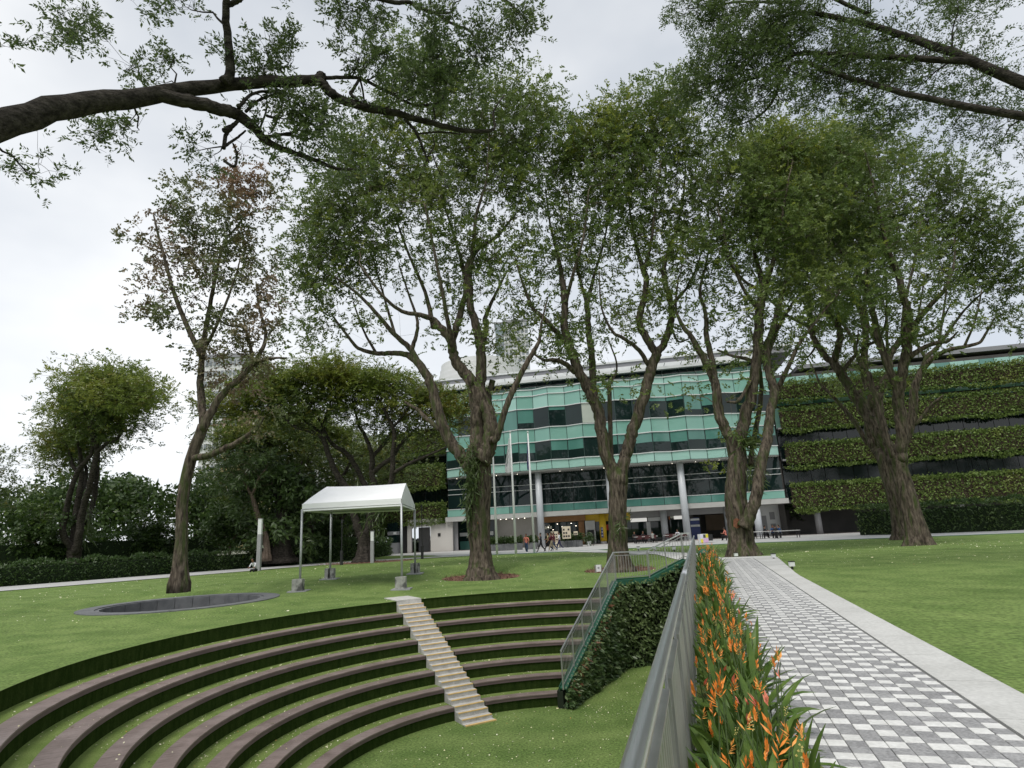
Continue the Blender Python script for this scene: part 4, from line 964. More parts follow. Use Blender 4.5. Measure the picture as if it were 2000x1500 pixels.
# mulch rings
MULCH = mat('mulch', (0.11, 0.055, 0.035), (0.2, 0.11, 0.075), scale=9, rough=1, bump=.8, bscale=30, fine=(40, .3))
CHIP = mat('wood chips', (0.13, 0.06, 0.04), (0.28, 0.17, 0.12), scale=20, rough=1, island=.8)
def mulch(T, rx, ry, lab, n=1300, seed=1):
    rng = np.random.default_rng(seed); root = thing('mulch_ring', (T[0], T[1], T[2]), lab, 'mulch')
    k = MB(); m = 40; a = np.linspace(0, 2 * PI, m, endpoint=False)
    rings = []
    for f in (0, .35, .7, 1):
        for t in a:
            x, y = T[0] + rx * f * math.cos(t) * (1 + .03 * math.sin(5 * t)), T[1] + ry * f * math.sin(t); k.v.append((x, y, float(H(x, y)) + .035 * (1 - f * f) + .012))
    for q in range(3):
        for i in range(m): k.f.append((q * m + i, q * m + (i + 1) % m, (q + 1) * m + (i + 1) % m, (q + 1) * m + i)); k.m.append(0)
    k.obj('mulch_bed', MULCH, root, smooth=True)
    r = np.sqrt(rng.uniform(0, 1.06, n)); t = rng.uniform(0, 2 * PI, n); x, y = T[0] + rx * r * np.cos(t), T[1] + ry * r * np.sin(t)
    c = np.stack([x, y, H(x, y) + .05 + rng.uniform(0, .03, n)], 1); ax = rng.normal(size=(n, 3)); ax[:, 2] *= .35
    V_, F_ = leaves(c, unit(ax), rng.uniform(.06, .16, n), rng.uniform(.03, .07, n), rng, .7); struct(link('wood_chips', fastmesh('wood_chips', V_, F_, [CHIP]), root), 'stuff')
mulch(T1, 2.05, 1.9, 'ring of brown mulch round the foot of the many-stemmed tree', seed=1)
mulch(T2, 1.9, 1.8, 'ring of brown mulch round the forked tree behind the railing corner', seed=2)

# --- near canopy on the left: limbs reach in from a tree left of and behind the camera
DN = 12.0
n_limbs = [
 [(-560, 1500, 95, -5), (-540, 1000, 80, -5), (-480, 640, 74, -4.6), (-380, 420, 66, -4.2)],
 [(-400, 460, 50, -4.4), (-150, 300, 29, -3.2), (100, 215, 24, -2), (300, 185, 18, -.9), (437, 166, 14.5, -.2), (530, 161, 13.5), (612, 157, 12.5), (628, 152, 13), (632, 150, 9)],
 [(624, 158, 12), (645, 180, 11, .1), (665, 193, 10.5, .2), (720, 212, 9.5, .4), (770, 220, 8.6, .6), (835, 238, 7.4, .8), (905, 255, 6, 1), (945, 256, 4.6, 1.2), (966, 250, 3.6, 1.3), (964, 218, 2.4, 1.4), (985, 185, 1.5, 1.6)],
 [(630, 152, 4.6), (680, 151, 4.4, .2), (705, 154, 4, .3), (735, 168, 3.8, .4), (770, 186, 3.6, .6), (812, 206, 3.4, .8), (855, 201, 3, 1), (866, 190, 2.2, 1)], [(846, 205, 2.4, .9), (850, 235, 2, 1)], [(858, 200, 2.4, 1), (850, 165, 1.9, 1.1), (838, 130, 1.3, 1.2)],
 [(300, 185, 15, -.9), (380, 200, 15, -.6), (437, 215, 14, -.3), (463, 225, 13.5), (497, 250, 11, .2), (520, 275, 8.6, .4), (570, 297, 6.6, .6), (620, 314, 5.2, .9), (655, 329, 4.2, 1), (695, 331, 2.4, 1.3)],
 [(437, 160, 13, -.4), (449, 145, 11, -.4), (447, 85, 9, -.6), (441, 20, 8, -.9), (455, -60, 6, -1.3), (500, -160, 4, -1.5)], [(441, 12, 7, -.9), (462, 3, 6, -.9), (480, -10, 5, -.9), (540, -70, 3, -.6)],
 [(466, 210, 4.6, -.2), (490, 185, 3.8, 0), (525, 178, 3.2, .2), (560, 177, 2.2, .4)], [(480, 218, 4, 0), (507, 195, 3.2, .2), (550, 180, 2.4, .3)],
 [(437, 255, 6, -.2), (455, 245, 5.4, 0), (466, 235, 4, 0)], [(437, 290, 4.6, -.1), (441, 265, 4.6, 0), (452, 250, 4.2, 0)], [(440, 285, 3.6, 0), (462, 270, 3, .2), (480, 255, 2.2, .3)], [(437, 314, 3.4, 0), (458, 325, 3.2, .1), (462, 300, 2.6, .2), (455, 280, 2, .2)],
 [(520, 268, 4.2, .3), (555, 262, 3.8, .5), (580, 256, 3.2, .7), (595, 240, 2.6, .9), (625, 190 + 60, 2, 1.1)], [(540, 262, 3.4, .5), (575, 265, 3, .6), (602, 272, 2.6, .7), (625, 248, 2, .9), (618, 200, 1.4, 1)],
 [(520, 225, 3.6, .2), (540, 235, 3, .3), (530, 258, 2.6, .3)], [(530, 258, 2.4, .3), (548, 218, 2.2, .5), (552, 195, 1.4, .6)], [(508, 250, 2.6, .2), (520, 215, 2, .4), (521, 180, 1.4, .5)],
 [(790, 232, 4.2, .7), (812, 258, 3.6, .8), (830, 300, 3, 1), (838, 318, 2.2, 1.1)], [(836, 305, 2.6, 1), (848, 285, 2, 1.1), (845, 265, 1.4, 1.1)], [(834, 312, 2, 1.1), (820, 345, 1.4, 1.2), (812, 370, .9, 1.3)], [(845, 300, 1.8, 1.1), (855, 330, 1.4, 1.2), (880, 375, .9, 1.3)],
 [(705, 150, 3.4, .3), (690, 175, 4, .2), (685, 183, 4.4, .2), (700, 198, 4, .2)], [(704, 156, 2.6, .3), (709, 180, 2.4, .3), (712, 205, 2.2, .4)], [(810, 262, 2.2, .8), (860, 258, 2.4, 1), (900, 262, 1.8, 1.2)],
 [(525, 131, 2.6, .3), (545, 136, 2.6, .3), (557, 148, 2.6, .3)], [(528, 133, 2.2, .3), (526, 112, 1.6, .4), (520, 95, 1, .5)], [(700, 147, 2.2, .4), (715, 130, 1.8, .5), (730, 120, 1.2, .6)],
 # upper limb
 [(-380, 420, 40, -4.2), (-200, 60, 26, -4), (100, -190, 17, -3), (400, -160, 12, -1.5), (640, -40, 8, -.5), (760, 2, 5.4, 0), (800, 5, 5, .2), (835, 22, 4.6, .3), (850, 26, 4.2, .4), (882, 46, 3.4, .6), (917, 60, 2.7, .8), (935, 92, 2, 1), (957, 113, 1.3, 1.1)],
 [(844, 24, 3, .4), (880, 25, 2.4, .5), (885, 8, 1.8, .6), (900, 0, 1.2, .7)], [(843, 22, 2.4, .4), (841, 0, 2.2, .3), (850, -40, 1.6, .2)],
 [(400, -160, 9, -1.5), (700, -130, 7, -.4), (900, -50, 5, .3), (985, 0, 4.2, .8), (1010, 20, 3, 1), (1030, 40, 2, 1.1)], [(1005, 15, 2.6, 1), (1000, 45, 1.8, 1), (998, 80, 1.1, 1.1)],
 [(640, -40, 5, -.5), (660, 0, 3.4, -.2), (665, 25, 2, 0), (660, 50, 1.2, .1)],
]
n_blobs = [(535, 95, 28, 18, 7, 0), (500, 135, 34, 14, 7, 0), (560, 115, 14, 12, 2, 0), (470, 140, 20, 10, 2, 0), (700, 105, 36, 16, 5, 0), (735, 95, 22, 18, 3, 0), (755, 110, 12, 10, 2, 0), (720, 130, 30, 12, 3, 0),
 (560, 200, 40, 22, 8, 0), (610, 215, 35, 30, 8, 0), (640, 255, 26, 32, 6, 0), (590, 245, 30, 18, 4, 0), (500, 200, 25, 18, 3, 0), (480, 275, 22, 10, 1, 0), (560, 280, 25, 10, 2, 0), (590, 310, 24, 16, 4, 1), (520, 250, 20, 12, 2, 0), (645, 295, 10, 10, 1, 0),
 (690, 20, 34, 26, 6, 0), (720, 40, 22, 24, 4, 0), (660, 60, 14, 10, 2, 0), (690, 60, 20, 10, 1, 0), (830, 35, 36, 12, 3, 0), (880, 22, 26, 12, 3, 0), (835, 50, 18, 10, 2, 0), (960, 60, 26, 30, 6, 0), (925, 80, 26, 20, 4, 0), (945, 110, 24, 16, 4, 0), (1020, 40, 24, 34, 8, 0), (1005, 90, 16, 20, 4, 0),
 (850, 125, 52, 40, 13, 1), (800, 160, 42, 26, 6, 0), (900, 170, 30, 24, 4, 0), (720, 190, 24, 14, 2, 0), (780, 185, 30, 14, 3, 0), (865, 170, 34, 24, 6, 1), (840, 75, 26, 14, 4, 0),
 (690, 340, 26, 18, 3, 0), (440, 90, 12, 20, 1, 0), (850, 330, 26, 24, 1, 0),
 (300, 130, 60, 40, 8, 0), (200, 260, 90, 40, 9, 0), (120, 60, 110, 60, 16, 0), (330, 20, 70, 40, 8, 0), (60, 330, 70, 40, 5, 0), (380, 300, 40, 22, 4, 0), (560, -60, 80, 40, 9, 0),
 (250, -160, 240, 90, 26, 0, -2), (700, -170, 260, 90, 26, 0, -1), (-150, 100, 160, 120, 18, 0, -3)]
make_tree('canopy_tree', 'dark limbed tree whose heavy boughs reach in overhead at the upper left', 'tree', DN, n_limbs, n_blobs, LFN, BARKD, leaf=(.098, .04), k=9, slen=.2, per=14, spread=.21, seed=5, trunk_flare=False, minr=.008, twigs=4, droop=.1, base=(-11.5, 7.0, 0.0), brmax=.03, flat=.5, upbias=.5)
# --- near canopy upper right
DQ = 17.0
q_limbs = [
 [(2750, 1500, 60, -4), (2700, 900, 55, -4), (2500, 450, 46, -3)],
 [(2550, 520, 26, -3), (2200, 260, 16, -2), (1900, 120, 10, -1), (1700, 50, 7), (1562, 25, 5), (1510, 50, 5, .3), (1475, 105, 4, .6), (1430, 150, 3, .8), (1380, 165, 1.8, 1)],
 [(1900, 120, 8, -1), (1700, 110, 6, -.4), (1562, 105, 5.4), (1520, 125, 4, .3), (1480, 150, 3.6, .5), (1450, 160, 3, .6), (1390, 190, 1.6, .8)],
 [(2200, 260, 11, -2), (1850, 200, 7, -1), (1650, 150, 5, -.4), (1562, 120, 4.4, -.2), (1530, 150, 3.6, 0), (1515, 185, 3.2, .2), (1500, 210, 2.8, .4), (1475, 232, 2, .6), (1440, 245, 1.2, .8)],
 [(1562, 5, 4, 0), (1500, 4, 3.4, .2), (1440, 4, 3, .4), (1390, 12, 2, .6), (1340, 18, 1.2, .8)], [(1452, 140, 2.4, .6), (1456, 160, 2, .7), (1458, 190, 1.4, .7)], [(1700, 30, 5, 0), (1562, -30, 4, .2), (1440, -40, 2.6, .4)],
 [(2500, 450, 30, -3), (2300, 0, 18, -3), (1900, -200, 9, -1)]]
q_blobs = [(1370, 20, 45, 18, 12, 0), (1420, 30, 40, 18, 8, 0), (1345, 15, 22, 14, 4, 0), (1400, 100, 34, 34, 9, 0), (1440, 90, 42, 38, 13, 0), (1500, 60, 50, 44, 20, 1), (1550, 70, 40, 50, 14, 0), (1380, 165, 36, 26, 10, 1), (1430, 180, 42, 28, 10, 1), (1470, 140, 40, 30, 10, 0), (1530, 120, 36, 40, 10, 0),
 (1550, 180, 30, 30, 5, 0), (1440, 232, 30, 14, 5, 1), (1480, 212, 22, 18, 3, 0), (1415, 245, 24, 10, 2, 1), (1500, 180, 26, 22, 4, 0), (1560, 20, 40, 30, 8, 0), (1350, 175, 16, 18, 2, 0),
 (1650, 90, 70, 80, 28, 0), (1620, 170, 60, 50, 12, 0), (1760, 130, 80, 90, 32, 1), (1700, 220, 60, 40, 9, 0), (1880, 180, 90, 90, 22, 0), (1980, 260, 70, 70, 12, 0), (1600, -60, 140, 60, 18, 0), (1900, -60, 200, 90, 26, 0), (1850, 20, 90, 50, 12, 0)]
make_tree('canopy_tree', 'dense canopy tree whose fine dark foliage hangs in at the upper right', 'tree', DQ, q_limbs, q_blobs, [LFN[1], leafmat('near canopy fine leaves', (0.055, 0.09, 0.025), (0.1, 0.14, 0.04), tr=.4)], BARKD, leaf=(.1, .042), k=9, slen=.3, per=27, spread=.4, seed=8, trunk_flare=False, minr=.008, twigs=4, base=(22, 13, 0.2), brmax=.035, droop=.2, squash=.7)
# --- umbrella tree behind the canopy tent
DU = 56.5
u_limbs = [
 [(712, 1096, 14), (712, 1075, 12.5), (712, 1055, 12), (710, 1040, 13)],
 [(706, 1050, 8.5), (694, 1015, 7.4), (690, 985, 7), (679, 957, 6.5), (657, 925, 6), (642, 890, 5.4), (632, 855, 5), (633, 830, 4, .5), (642, 800, 3, 1), (648, 772, 2, 1.5)],
 [(632, 857, 4), (606, 842, 3.8, -.5), (576, 833, 3.4, -1), (554, 814, 3, -1), (543, 798, 2.4, -1), (515, 785, 1.6, -1)], [(628, 848, 3.4), (600, 825, 3, 1), (568, 805, 2.4, 1.5), (530, 790, 1.6, 2)],
 [(716, 1045, 7), (722, 1010, 6.4, 1), (722, 970, 6, 1), (701, 924, 5.2, 1), (679, 888, 4.8, .8), (654, 871, 4.2, .5), (640, 854, 3, .3), (615, 800, 2, 1)],
 [(718, 1048, 7.5), (735, 1005, 6.6), (733, 957, 6.4), (726, 920, 6), (726, 888, 4.8), (712, 850, 3.6, .5), (700, 828, 2.8, 1), (690, 790, 2, 1.5)],
 [(728, 925, 4.8), (745, 908, 4.6, -.5), (765, 894, 4.2, -.8), (784, 866, 3.6, -1), (802, 850, 3, -1), (830, 842, 2.4, -1), (862, 838, 1.6, -1)], [(727, 893, 4), (748, 869, 3.8, .6), (764, 846, 3.2, .8), (771, 830, 2.8, .8), (797, 811, 2.4, 1), (818, 793, 1.6, 1)],
 [(738, 985, 6, -1), (760, 955, 5.6, -1.5), (767, 920, 5.2, -1.8), (767, 890, 4.8, -1.8), (770, 848, 4.4, -1.8), (761, 822, 4, -1.6), (750, 800, 3.4, -1.5), (742, 785, 2.6, -1.2), (728, 768, 1.8, -1)],
 [(770, 832, 2.8, -1.8), (785, 815, 2.2, -1.8), (800, 790, 1.6, -2)], [(742, 786, 2, -1.3), (752, 770, 1.6, -1.3), (770, 755, 1, -1.3)], [(767, 925, 4, -1.8), (800, 905, 3.2, -2), (840, 888, 2.4, -2.4), (875, 872, 1.6, -2.6)],
]
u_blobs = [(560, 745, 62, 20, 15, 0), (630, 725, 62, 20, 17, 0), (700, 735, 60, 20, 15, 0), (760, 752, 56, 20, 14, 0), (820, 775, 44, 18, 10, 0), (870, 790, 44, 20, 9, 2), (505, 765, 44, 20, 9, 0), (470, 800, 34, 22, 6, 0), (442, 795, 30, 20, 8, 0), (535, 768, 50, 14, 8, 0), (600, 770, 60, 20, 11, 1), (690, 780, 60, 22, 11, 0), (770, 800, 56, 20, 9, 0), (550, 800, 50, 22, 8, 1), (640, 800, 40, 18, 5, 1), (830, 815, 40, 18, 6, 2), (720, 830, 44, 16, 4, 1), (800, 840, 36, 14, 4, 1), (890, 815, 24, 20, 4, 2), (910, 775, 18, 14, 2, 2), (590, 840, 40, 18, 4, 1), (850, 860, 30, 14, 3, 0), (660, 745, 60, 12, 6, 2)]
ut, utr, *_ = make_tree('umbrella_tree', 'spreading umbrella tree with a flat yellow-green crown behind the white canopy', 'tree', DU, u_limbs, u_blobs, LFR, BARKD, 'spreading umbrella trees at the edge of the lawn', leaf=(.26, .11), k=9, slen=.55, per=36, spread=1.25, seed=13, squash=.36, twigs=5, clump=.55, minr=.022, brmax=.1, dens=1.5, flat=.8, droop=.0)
fern_tuft(ut, 730, 990, DU - 1, 160, .9, 9, sx=.5, sz=1.2)
mulch(np.array([*at(712, 1096, DU)[:2], 0]), 4.2, 2.2, 'ring of reddish mulch under the umbrella tree behind the canopy', n=900, seed=3)
# second umbrella crown further left
v_limbs = [[(600, 1092, 12), (605, 1060, 10), (604, 1030, 9), (598, 1000, 8)], [(598, 1003, 7), (580, 960, 6), (560, 920, 5), (540, 880, 4), (510, 840, 2.5)], [(600, 1000, 7), (612, 950, 5.5, 1), (600, 900, 4, 1), (580, 860, 2.5, 1.5)], [(604, 1030, 6, -1), (640, 980, 5, -1), (670, 930, 3.4, -1.5), (690, 890, 2, -2)], [(560, 920, 4), (520, 900, 3), (470, 880, 2), (440, 850, 1.4)], [(540, 880, 3.4), (550, 835, 2.6, 1), (530, 805, 1.6, 1)]]
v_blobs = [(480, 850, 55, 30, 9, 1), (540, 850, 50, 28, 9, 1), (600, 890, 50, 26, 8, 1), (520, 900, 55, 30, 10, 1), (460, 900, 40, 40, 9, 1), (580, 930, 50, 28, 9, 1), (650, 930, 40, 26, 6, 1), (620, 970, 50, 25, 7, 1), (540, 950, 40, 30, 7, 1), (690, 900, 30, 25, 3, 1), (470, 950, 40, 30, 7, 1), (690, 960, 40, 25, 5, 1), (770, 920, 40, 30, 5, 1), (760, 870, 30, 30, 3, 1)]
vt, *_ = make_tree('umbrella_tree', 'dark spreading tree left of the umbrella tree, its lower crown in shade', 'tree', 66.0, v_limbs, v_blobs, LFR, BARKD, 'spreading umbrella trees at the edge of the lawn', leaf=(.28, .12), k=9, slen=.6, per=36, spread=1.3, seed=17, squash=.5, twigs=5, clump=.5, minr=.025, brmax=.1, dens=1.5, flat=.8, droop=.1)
# creeper-clad tree
c_limbs = [[(545, 1092, 22), (548, 1060, 17), (550, 1020, 12), (552, 980, 9), (556, 930, 6)], [(550, 1000, 5), (530, 950, 3.5), (520, 910, 2)], [(552, 985, 5), (575, 940, 3.4), (590, 900, 2)]]
c_blobs = [(545, 1000, 42, 60, 16, 0), (535, 1050, 34, 34, 7, 0), (560, 950, 40, 40, 9, 0), (500, 960, 30, 40, 6, 0), (590, 1020, 26, 50, 6, 0)]
make_tree('creeper_clad_tree', 'massive dark tree clad in hanging big-leaved creepers at the left edge of the lawn', 'tree', 58.0, c_limbs, c_blobs, LFD, BARKD, leaf=(.62, .24), k=4, slen=.7, per=26, spread=.95, seed=19, droop=1.2, flat=.15, minr=.02, twigs=2, brmax=.08)
s_limbs = [[(521, 1088, 6), (519, 1050, 5.4), (506, 1015, 5), (497, 985, 4.6), (492, 965, 4)], [(492, 968, 3), (475, 940, 2), (455, 925, 1.4)], [(493, 966, 3), (505, 935, 2), (520, 915, 1.2)]]
s_blobs = [(480, 930, 36, 22, 9, 0), (450, 950, 26, 18, 5, 0), (510, 940, 26, 20, 5, 0), (495, 985, 14, 20, 3, 0), (450, 910, 30, 20, 5, 0), (500, 900, 40, 20, 6, 0)]
make_tree('slender_tree', 'slender leaning tree with drooping dark fronds beside the white lamp post', 'tree', 56.0, s_limbs, s_blobs, LFD, BARKB, leaf=(.5, .09), k=9, slen=.8, per=14, spread=.8, seed=23, droop=.5, minr=.02, twigs=2)
# small round trees along the far left
def small_tree(px, pyb, pyt, D, wpx, label, seed, mi=0, dens=1.0):
    h = pyb - pyt
    lm = [[(px, pyb, 3.2), (px + 1, pyb - h * .2, 2.8), (px, pyb - h * .35, 2.4)], [(px, pyb - h * .3, 2), (px - wpx * .3, pyb - h * .55, 1.3), (px - wpx * .4, pyb - h * .7, .8)], [(px, pyb - h * .3, 2), (px + wpx * .3, pyb - h * .5, 1.3), (px + wpx * .4, pyb - h * .7, .8)]]
    bl = [(px, pyb - h * .62, wpx * .55, h * .3, 14 * dens, mi), (px - wpx * .3, pyb - h * .5, wpx * .35, h * .2, 6 * dens, mi), (px + wpx * .3, pyb - h * .52, wpx * .35, h * .2, 6 * dens, mi), (px, pyb - h * .82, wpx * .35, h * .16, 5 * dens, 1)]
    return make_tree('small_tree', label, 'tree', D, lm, bl, LFD, BARKB, 'small round trees behind the hedge', leaf=(.3, .16), k=6, slen=.4, per=30, spread=.7, seed=seed, trunk_flare=False, minr=.02, twigs=2, flat=.4)[0]
st = [small_tree(448, 1092, 985, 62, 60, 'small round dark tree behind the hedge, leftmost in the row', 61), small_tree(492, 1086, 1000, 66, 52, 'small round dark tree behind the hedge next to the white lamp post', 62),
      small_tree(640, 1075, 985, 76, 70, 'small sunlit round tree seen under the left half of the canopy', 63, 1), small_tree(675, 1072, 1000, 80, 50, 'small dark round tree seen under the middle of the canopy', 64), small_tree(745, 1072, 1005, 84, 40, 'small bright tree between the umbrella tree and the kiosk', 65, 1, .7),
      small_tree(590, 1080, 1000, 70, 50, 'small dark tree behind the near left canopy leg', 66)]
# reddish tree reaching in at the left edge
DR = 27.0
r_limbs = [
 [(350, 1140, 13), (354, 1060, 11.5), (356, 980, 10.5), (372, 900, 10.5), (398, 830, 10)],
 [(395, 840, 10), (415, 800, 8), (437, 768, 7), (470, 737, 6), (497, 707, 5), (516, 672, 4), (518, 640, 3, .4), (505, 600, 2, .8), (500, 550, 1.2, 1)],
 [(497, 707, 3.4), (530, 700, 2.8, -.3), (560, 699, 1.8, -.5)], [(494, 705, 4), (486, 665, 3.2, .3), (474, 640, 2.8, .5), (440, 633, 2.2, .8), (405, 600, 1.4, 1)],
 [(375, 895, 7), (405, 890, 6.4, -.4), (437, 877, 5.8, -.6), (470, 860, 5, -.8), (500, 838, 4, -1), (515, 815, 2, -1)],
 [(398, 832, 9), (392, 760, 7.5, .6), (396, 680, 6, 1), (410, 600, 4.6, 1.2), (425, 520, 3.6, 1.3), (440, 470, 3, 1.4), (465, 440, 2.2, 1.5), (490, 400, 1.4, 1.6)], [(425, 520, 3), (437, 480, 2.6, 1), (470, 455, 2, 1.1), (495, 450, 1.2, 1.2)],
 [(395, 700, 6), (350, 600, 4.5, -.5), (320, 500, 3, -.8), (300, 420, 1.8, -1)], [(396, 690, 4, .6), (430, 620, 3, -.4), (460, 540, 2, -.6), (470, 500, 1.2, -.7)]]
r_blobs = [(470, 365, 48, 30, 8, 1), (520, 375, 38, 24, 6, 1), (455, 420, 40, 34, 8, 1), (495, 425, 30, 24, 3, 0), (450, 490, 36, 40, 6, 1), (500, 500, 16, 22, 2, 1), (470, 560, 42, 34, 6, 0), (520, 590, 28, 26, 3, 0), (450, 610, 36, 28, 4, 0), (490, 640, 36, 26, 4, 0), (460, 690, 36, 24, 4, 0), (530, 650, 26, 20, 2, 0), (510, 700, 30, 18, 3, 0), (460, 740, 30, 18, 3, 0), (500, 735, 24, 12, 2, 0), (505, 825, 12, 10, 2, 0),
 (380, 400, 70, 60, 14, 1), (320, 480, 70, 70, 13, 0), (390, 560, 60, 60, 10, 0), (310, 600, 60, 50, 8, 0), (420, 690, 50, 40, 5, 0), (400, 480, 50, 50, 8, 1)]
make_tree('reddish_tree', 'sparse tree with reddish brown leaves and pale boughs at the left edge', 'tree', DR, r_limbs, r_blobs, LFB, BARK, leaf=(.15, .1), k=6, slen=.3, per=27, spread=.46, seed=29, minr=.01, twigs=4, brmax=.04, droop=.5, flat=.3)
# copies that carry the park on beyond both edges of the picture
def dup(root, dx, dy, rz, label, sc=1.0, dz=0):
    c = copy_tree(root); c.location = (root.location.x + dx, root.location.y + dy, root.location.z + dz); c.rotation_euler = (0, 0, rz); c.scale = (sc, sc, sc); c['label'] = label; return c
dup(tr2, 17.5, 1.5, 2.1, 'tall tree on the lawn at the far right, beyond the path', .95, .55)
dup(tr1, 30.5, 12.0, 2.6, 'tall many-stemmed tree far right in front of the planted wing', 1.0, .4)
dup(ut, -26, 0, 2.4, 'spreading umbrella tree at the far left beyond the hedge', .95)
dup(vt, -34, -12, 1.2, 'dark spreading tree at the far left end of the side path', 1.0)
dup(ut, -9, 18, 1.0, 'spreading umbrella tree deep behind the white canopy, mostly hidden', .9)
dup(st[0], -14, -6, 1.3, 'small round dark tree by itself at the far left'); dup(st[1], -9, -2, .6, 'small round dark tree at the far left beside the low wall')
dup(st[3], 55, 0, 2.0, 'small round tree in front of the planted right wing', 1.2)

# --- hedges
HEDGE = [leafmat('hedge leaves', (0.036, 0.076, 0.02), (0.075, 0.13, 0.034), (0.1, 0.15, 0.042)), LFD[0]]
def hedge(pts, wd, h, lab, n, L_, W_, seed, group=None, name='hedge'):
    pts = np.array(pts, float); rng = np.random.default_rng(seed)
    root = thing(name, (*pts[0], float(H(*pts[0]))), lab, 'hedge', group); k = MB()
    seg = np.linalg.norm(np.diff(pts, axis=0), axis=1); cum = np.concatenate([[0], np.cumsum(seg)])
    for a, b in zip(pts[:-1], pts[1:]): k.bar((*a, float(H(*a)) + h * .42), (*b, float(H(*b)) + h * .42), wd * .82, h * .84)
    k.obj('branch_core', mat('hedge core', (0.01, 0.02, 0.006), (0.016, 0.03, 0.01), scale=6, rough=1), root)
    s = rng.uniform(0, cum[-1], n); x = np.interp(s, cum, pts[:, 0]); y = np.interp(s, cum, pts[:, 1]); i = np.clip(np.searchsorted(cum, s) - 1, 0, len(seg) - 1)
    t = (pts[1:] - pts[:-1])[i] / seg[i][:, None]; nn = np.stack([t[:, 1], -t[:, 0]], 1)
    top = rng.uniform(0, 1, n) < .45; v = np.where(top, rng.uniform(-.5, .5, n), np.where(rng.uniform(0, 1, n) < .75, .5, -.5)) * wd
    hz = np.where(top, h, rng.uniform(.05, 1, n) * h) + .12 * np.sin(s * 1.7) + .09 * np.sin(s * 4.1 + 1) + rng.normal(size=n) * .06
    v = v + rng.normal(size=n) * .08
    c = np.stack([x + nn[:, 0] * v, y + nn[:, 1] * v, H(x, y) + hz], 1)
    a = np.concatenate([nn * np.sign(v)[:, None] * .6, np.where(top, .9, .2)[:, None]], 1) + rng.normal(size=(n, 3)) * .6
    V_, F_ = leaves(c, unit(a), L_ * rng.uniform(.6, 1.3, n), W_ * rng.uniform(.7, 1.2, n), rng, .4)
    link('foliage', fastmesh('foliage', V_, F_, HEDGE, (rng.uniform(0, 1, n) < .3).astype(int)), root); return root
hedge([(-50, 33.5), (-37.2, 44.8), (-28.2, 54.6), (-21.7, 61.6)], 1.8, 1.5, 'low dark hedge along the far side of the left path', 13000, .22, .1, 71)
hedge([(-21.4, 62.0), (-18, 67), (-16.4, 76)], 2.0, 1.9, 'taller dark hedge curving away behind the canopy', 6500, .26, .11, 72)
hedge([(-23.5, 66), (-20, 69)], 2.5, 3.6, 'clump of arching bamboo-like shrub above the hedge', 5200, .55, .07, 73, name='shrub')
hedge([(-17, 88), (-5, 92)], 3, 1.6, 'far hedge left of the guard kiosk', 3000, .3, .15, 74)
hedge([(33.6, 62), (36, 58), (52, 50)], 2.0, 2.6, 'clipped hedge at the right end of the arcade', 6000, .3, .14, 75)
hedge([(-70, 20), (-46, 52), (-34, 70)], 2.5, 3.6, 'dark hedge beyond the far left trees', 6000, .3, .14, 76)
def bg_tree(x, D, w_, h_, lab, seed, n=7000, grp='trees closing the view'):
    rng = np.random.default_rng(seed)
    root = thing('background_tree', (x, D, 0), lab, 'tree', grp)
    k = MB(); k.tube([(x, D, -.4), (x + .3, D, h_ * .5)], [.5, .25], 8); k.obj('trunk', BARKD, root)
    lob = rng.normal(size=(16, 3)) * np.array([w_ * .26, 2.5, h_ * .2]) + np.array([x, D, h_ * .55]); li = rng.integers(0, 16, n)
    p_ = lob[li] + unit(rng.normal(size=(n, 3))) * rng.uniform(.6, 1, (n, 1)) * np.array([w_ * .14, 2.2, h_ * .16])
    V_, F_ = leaves(p_, unit(rng.normal(size=(n, 3)) + np.array([0, -.3, .2])), .75 * rng.uniform(.6, 1.3, n), .38, rng, .4)
    link('crown', fastmesh('crown', V_, F_, LFD, (rng.uniform(0, 1, n) < .15).astype(int)), root)
for i, (px, D, w_, h_, lab) in enumerate(((600, 105, 22, 13, 'dark tree mass behind the umbrella tree at the left'), (690, 112, 20, 12, 'dark tree mass behind the middle of the canopy'), (500, 98, 20, 10, 'dark tree mass behind the small round trees'), (380, 90, 26, 14, 'dark tree mass behind the far left lawn'), (1590, 104, 16, 9, 'dark tree mass behind the right end of the arcade'), (1700, 100, 24, 9, 'dark tree mass behind the planted right wing'), (200, 95, 30, 15, 'dark tree mass at the far left edge'), (60, 90, 30, 14, 'dark tree mass beyond the far left path'))):
    bg_tree(at(px, 1050, D)[0], D, w_, h_, lab, 80 + i)
# the park goes on behind the viewer: what the glass front mirrors
for i, (x, y, w_, h_) in enumerate(((-30, -34, 26, 20), (-6, -44, 24, 17), (16, -36, 26, 21), (42, -30, 28, 18), (70, -20, 30, 20), (-58, -20, 28, 19))):
    bg_tree(x, y, w_, h_, 'park tree behind the viewpoint, ' + ('left of the path', 'straight behind the railing', 'right of the path', 'far to the right of the path', 'last at the right end', 'last at the left end')[i], 120 + i, 5000, 'park trees facing the glass front')
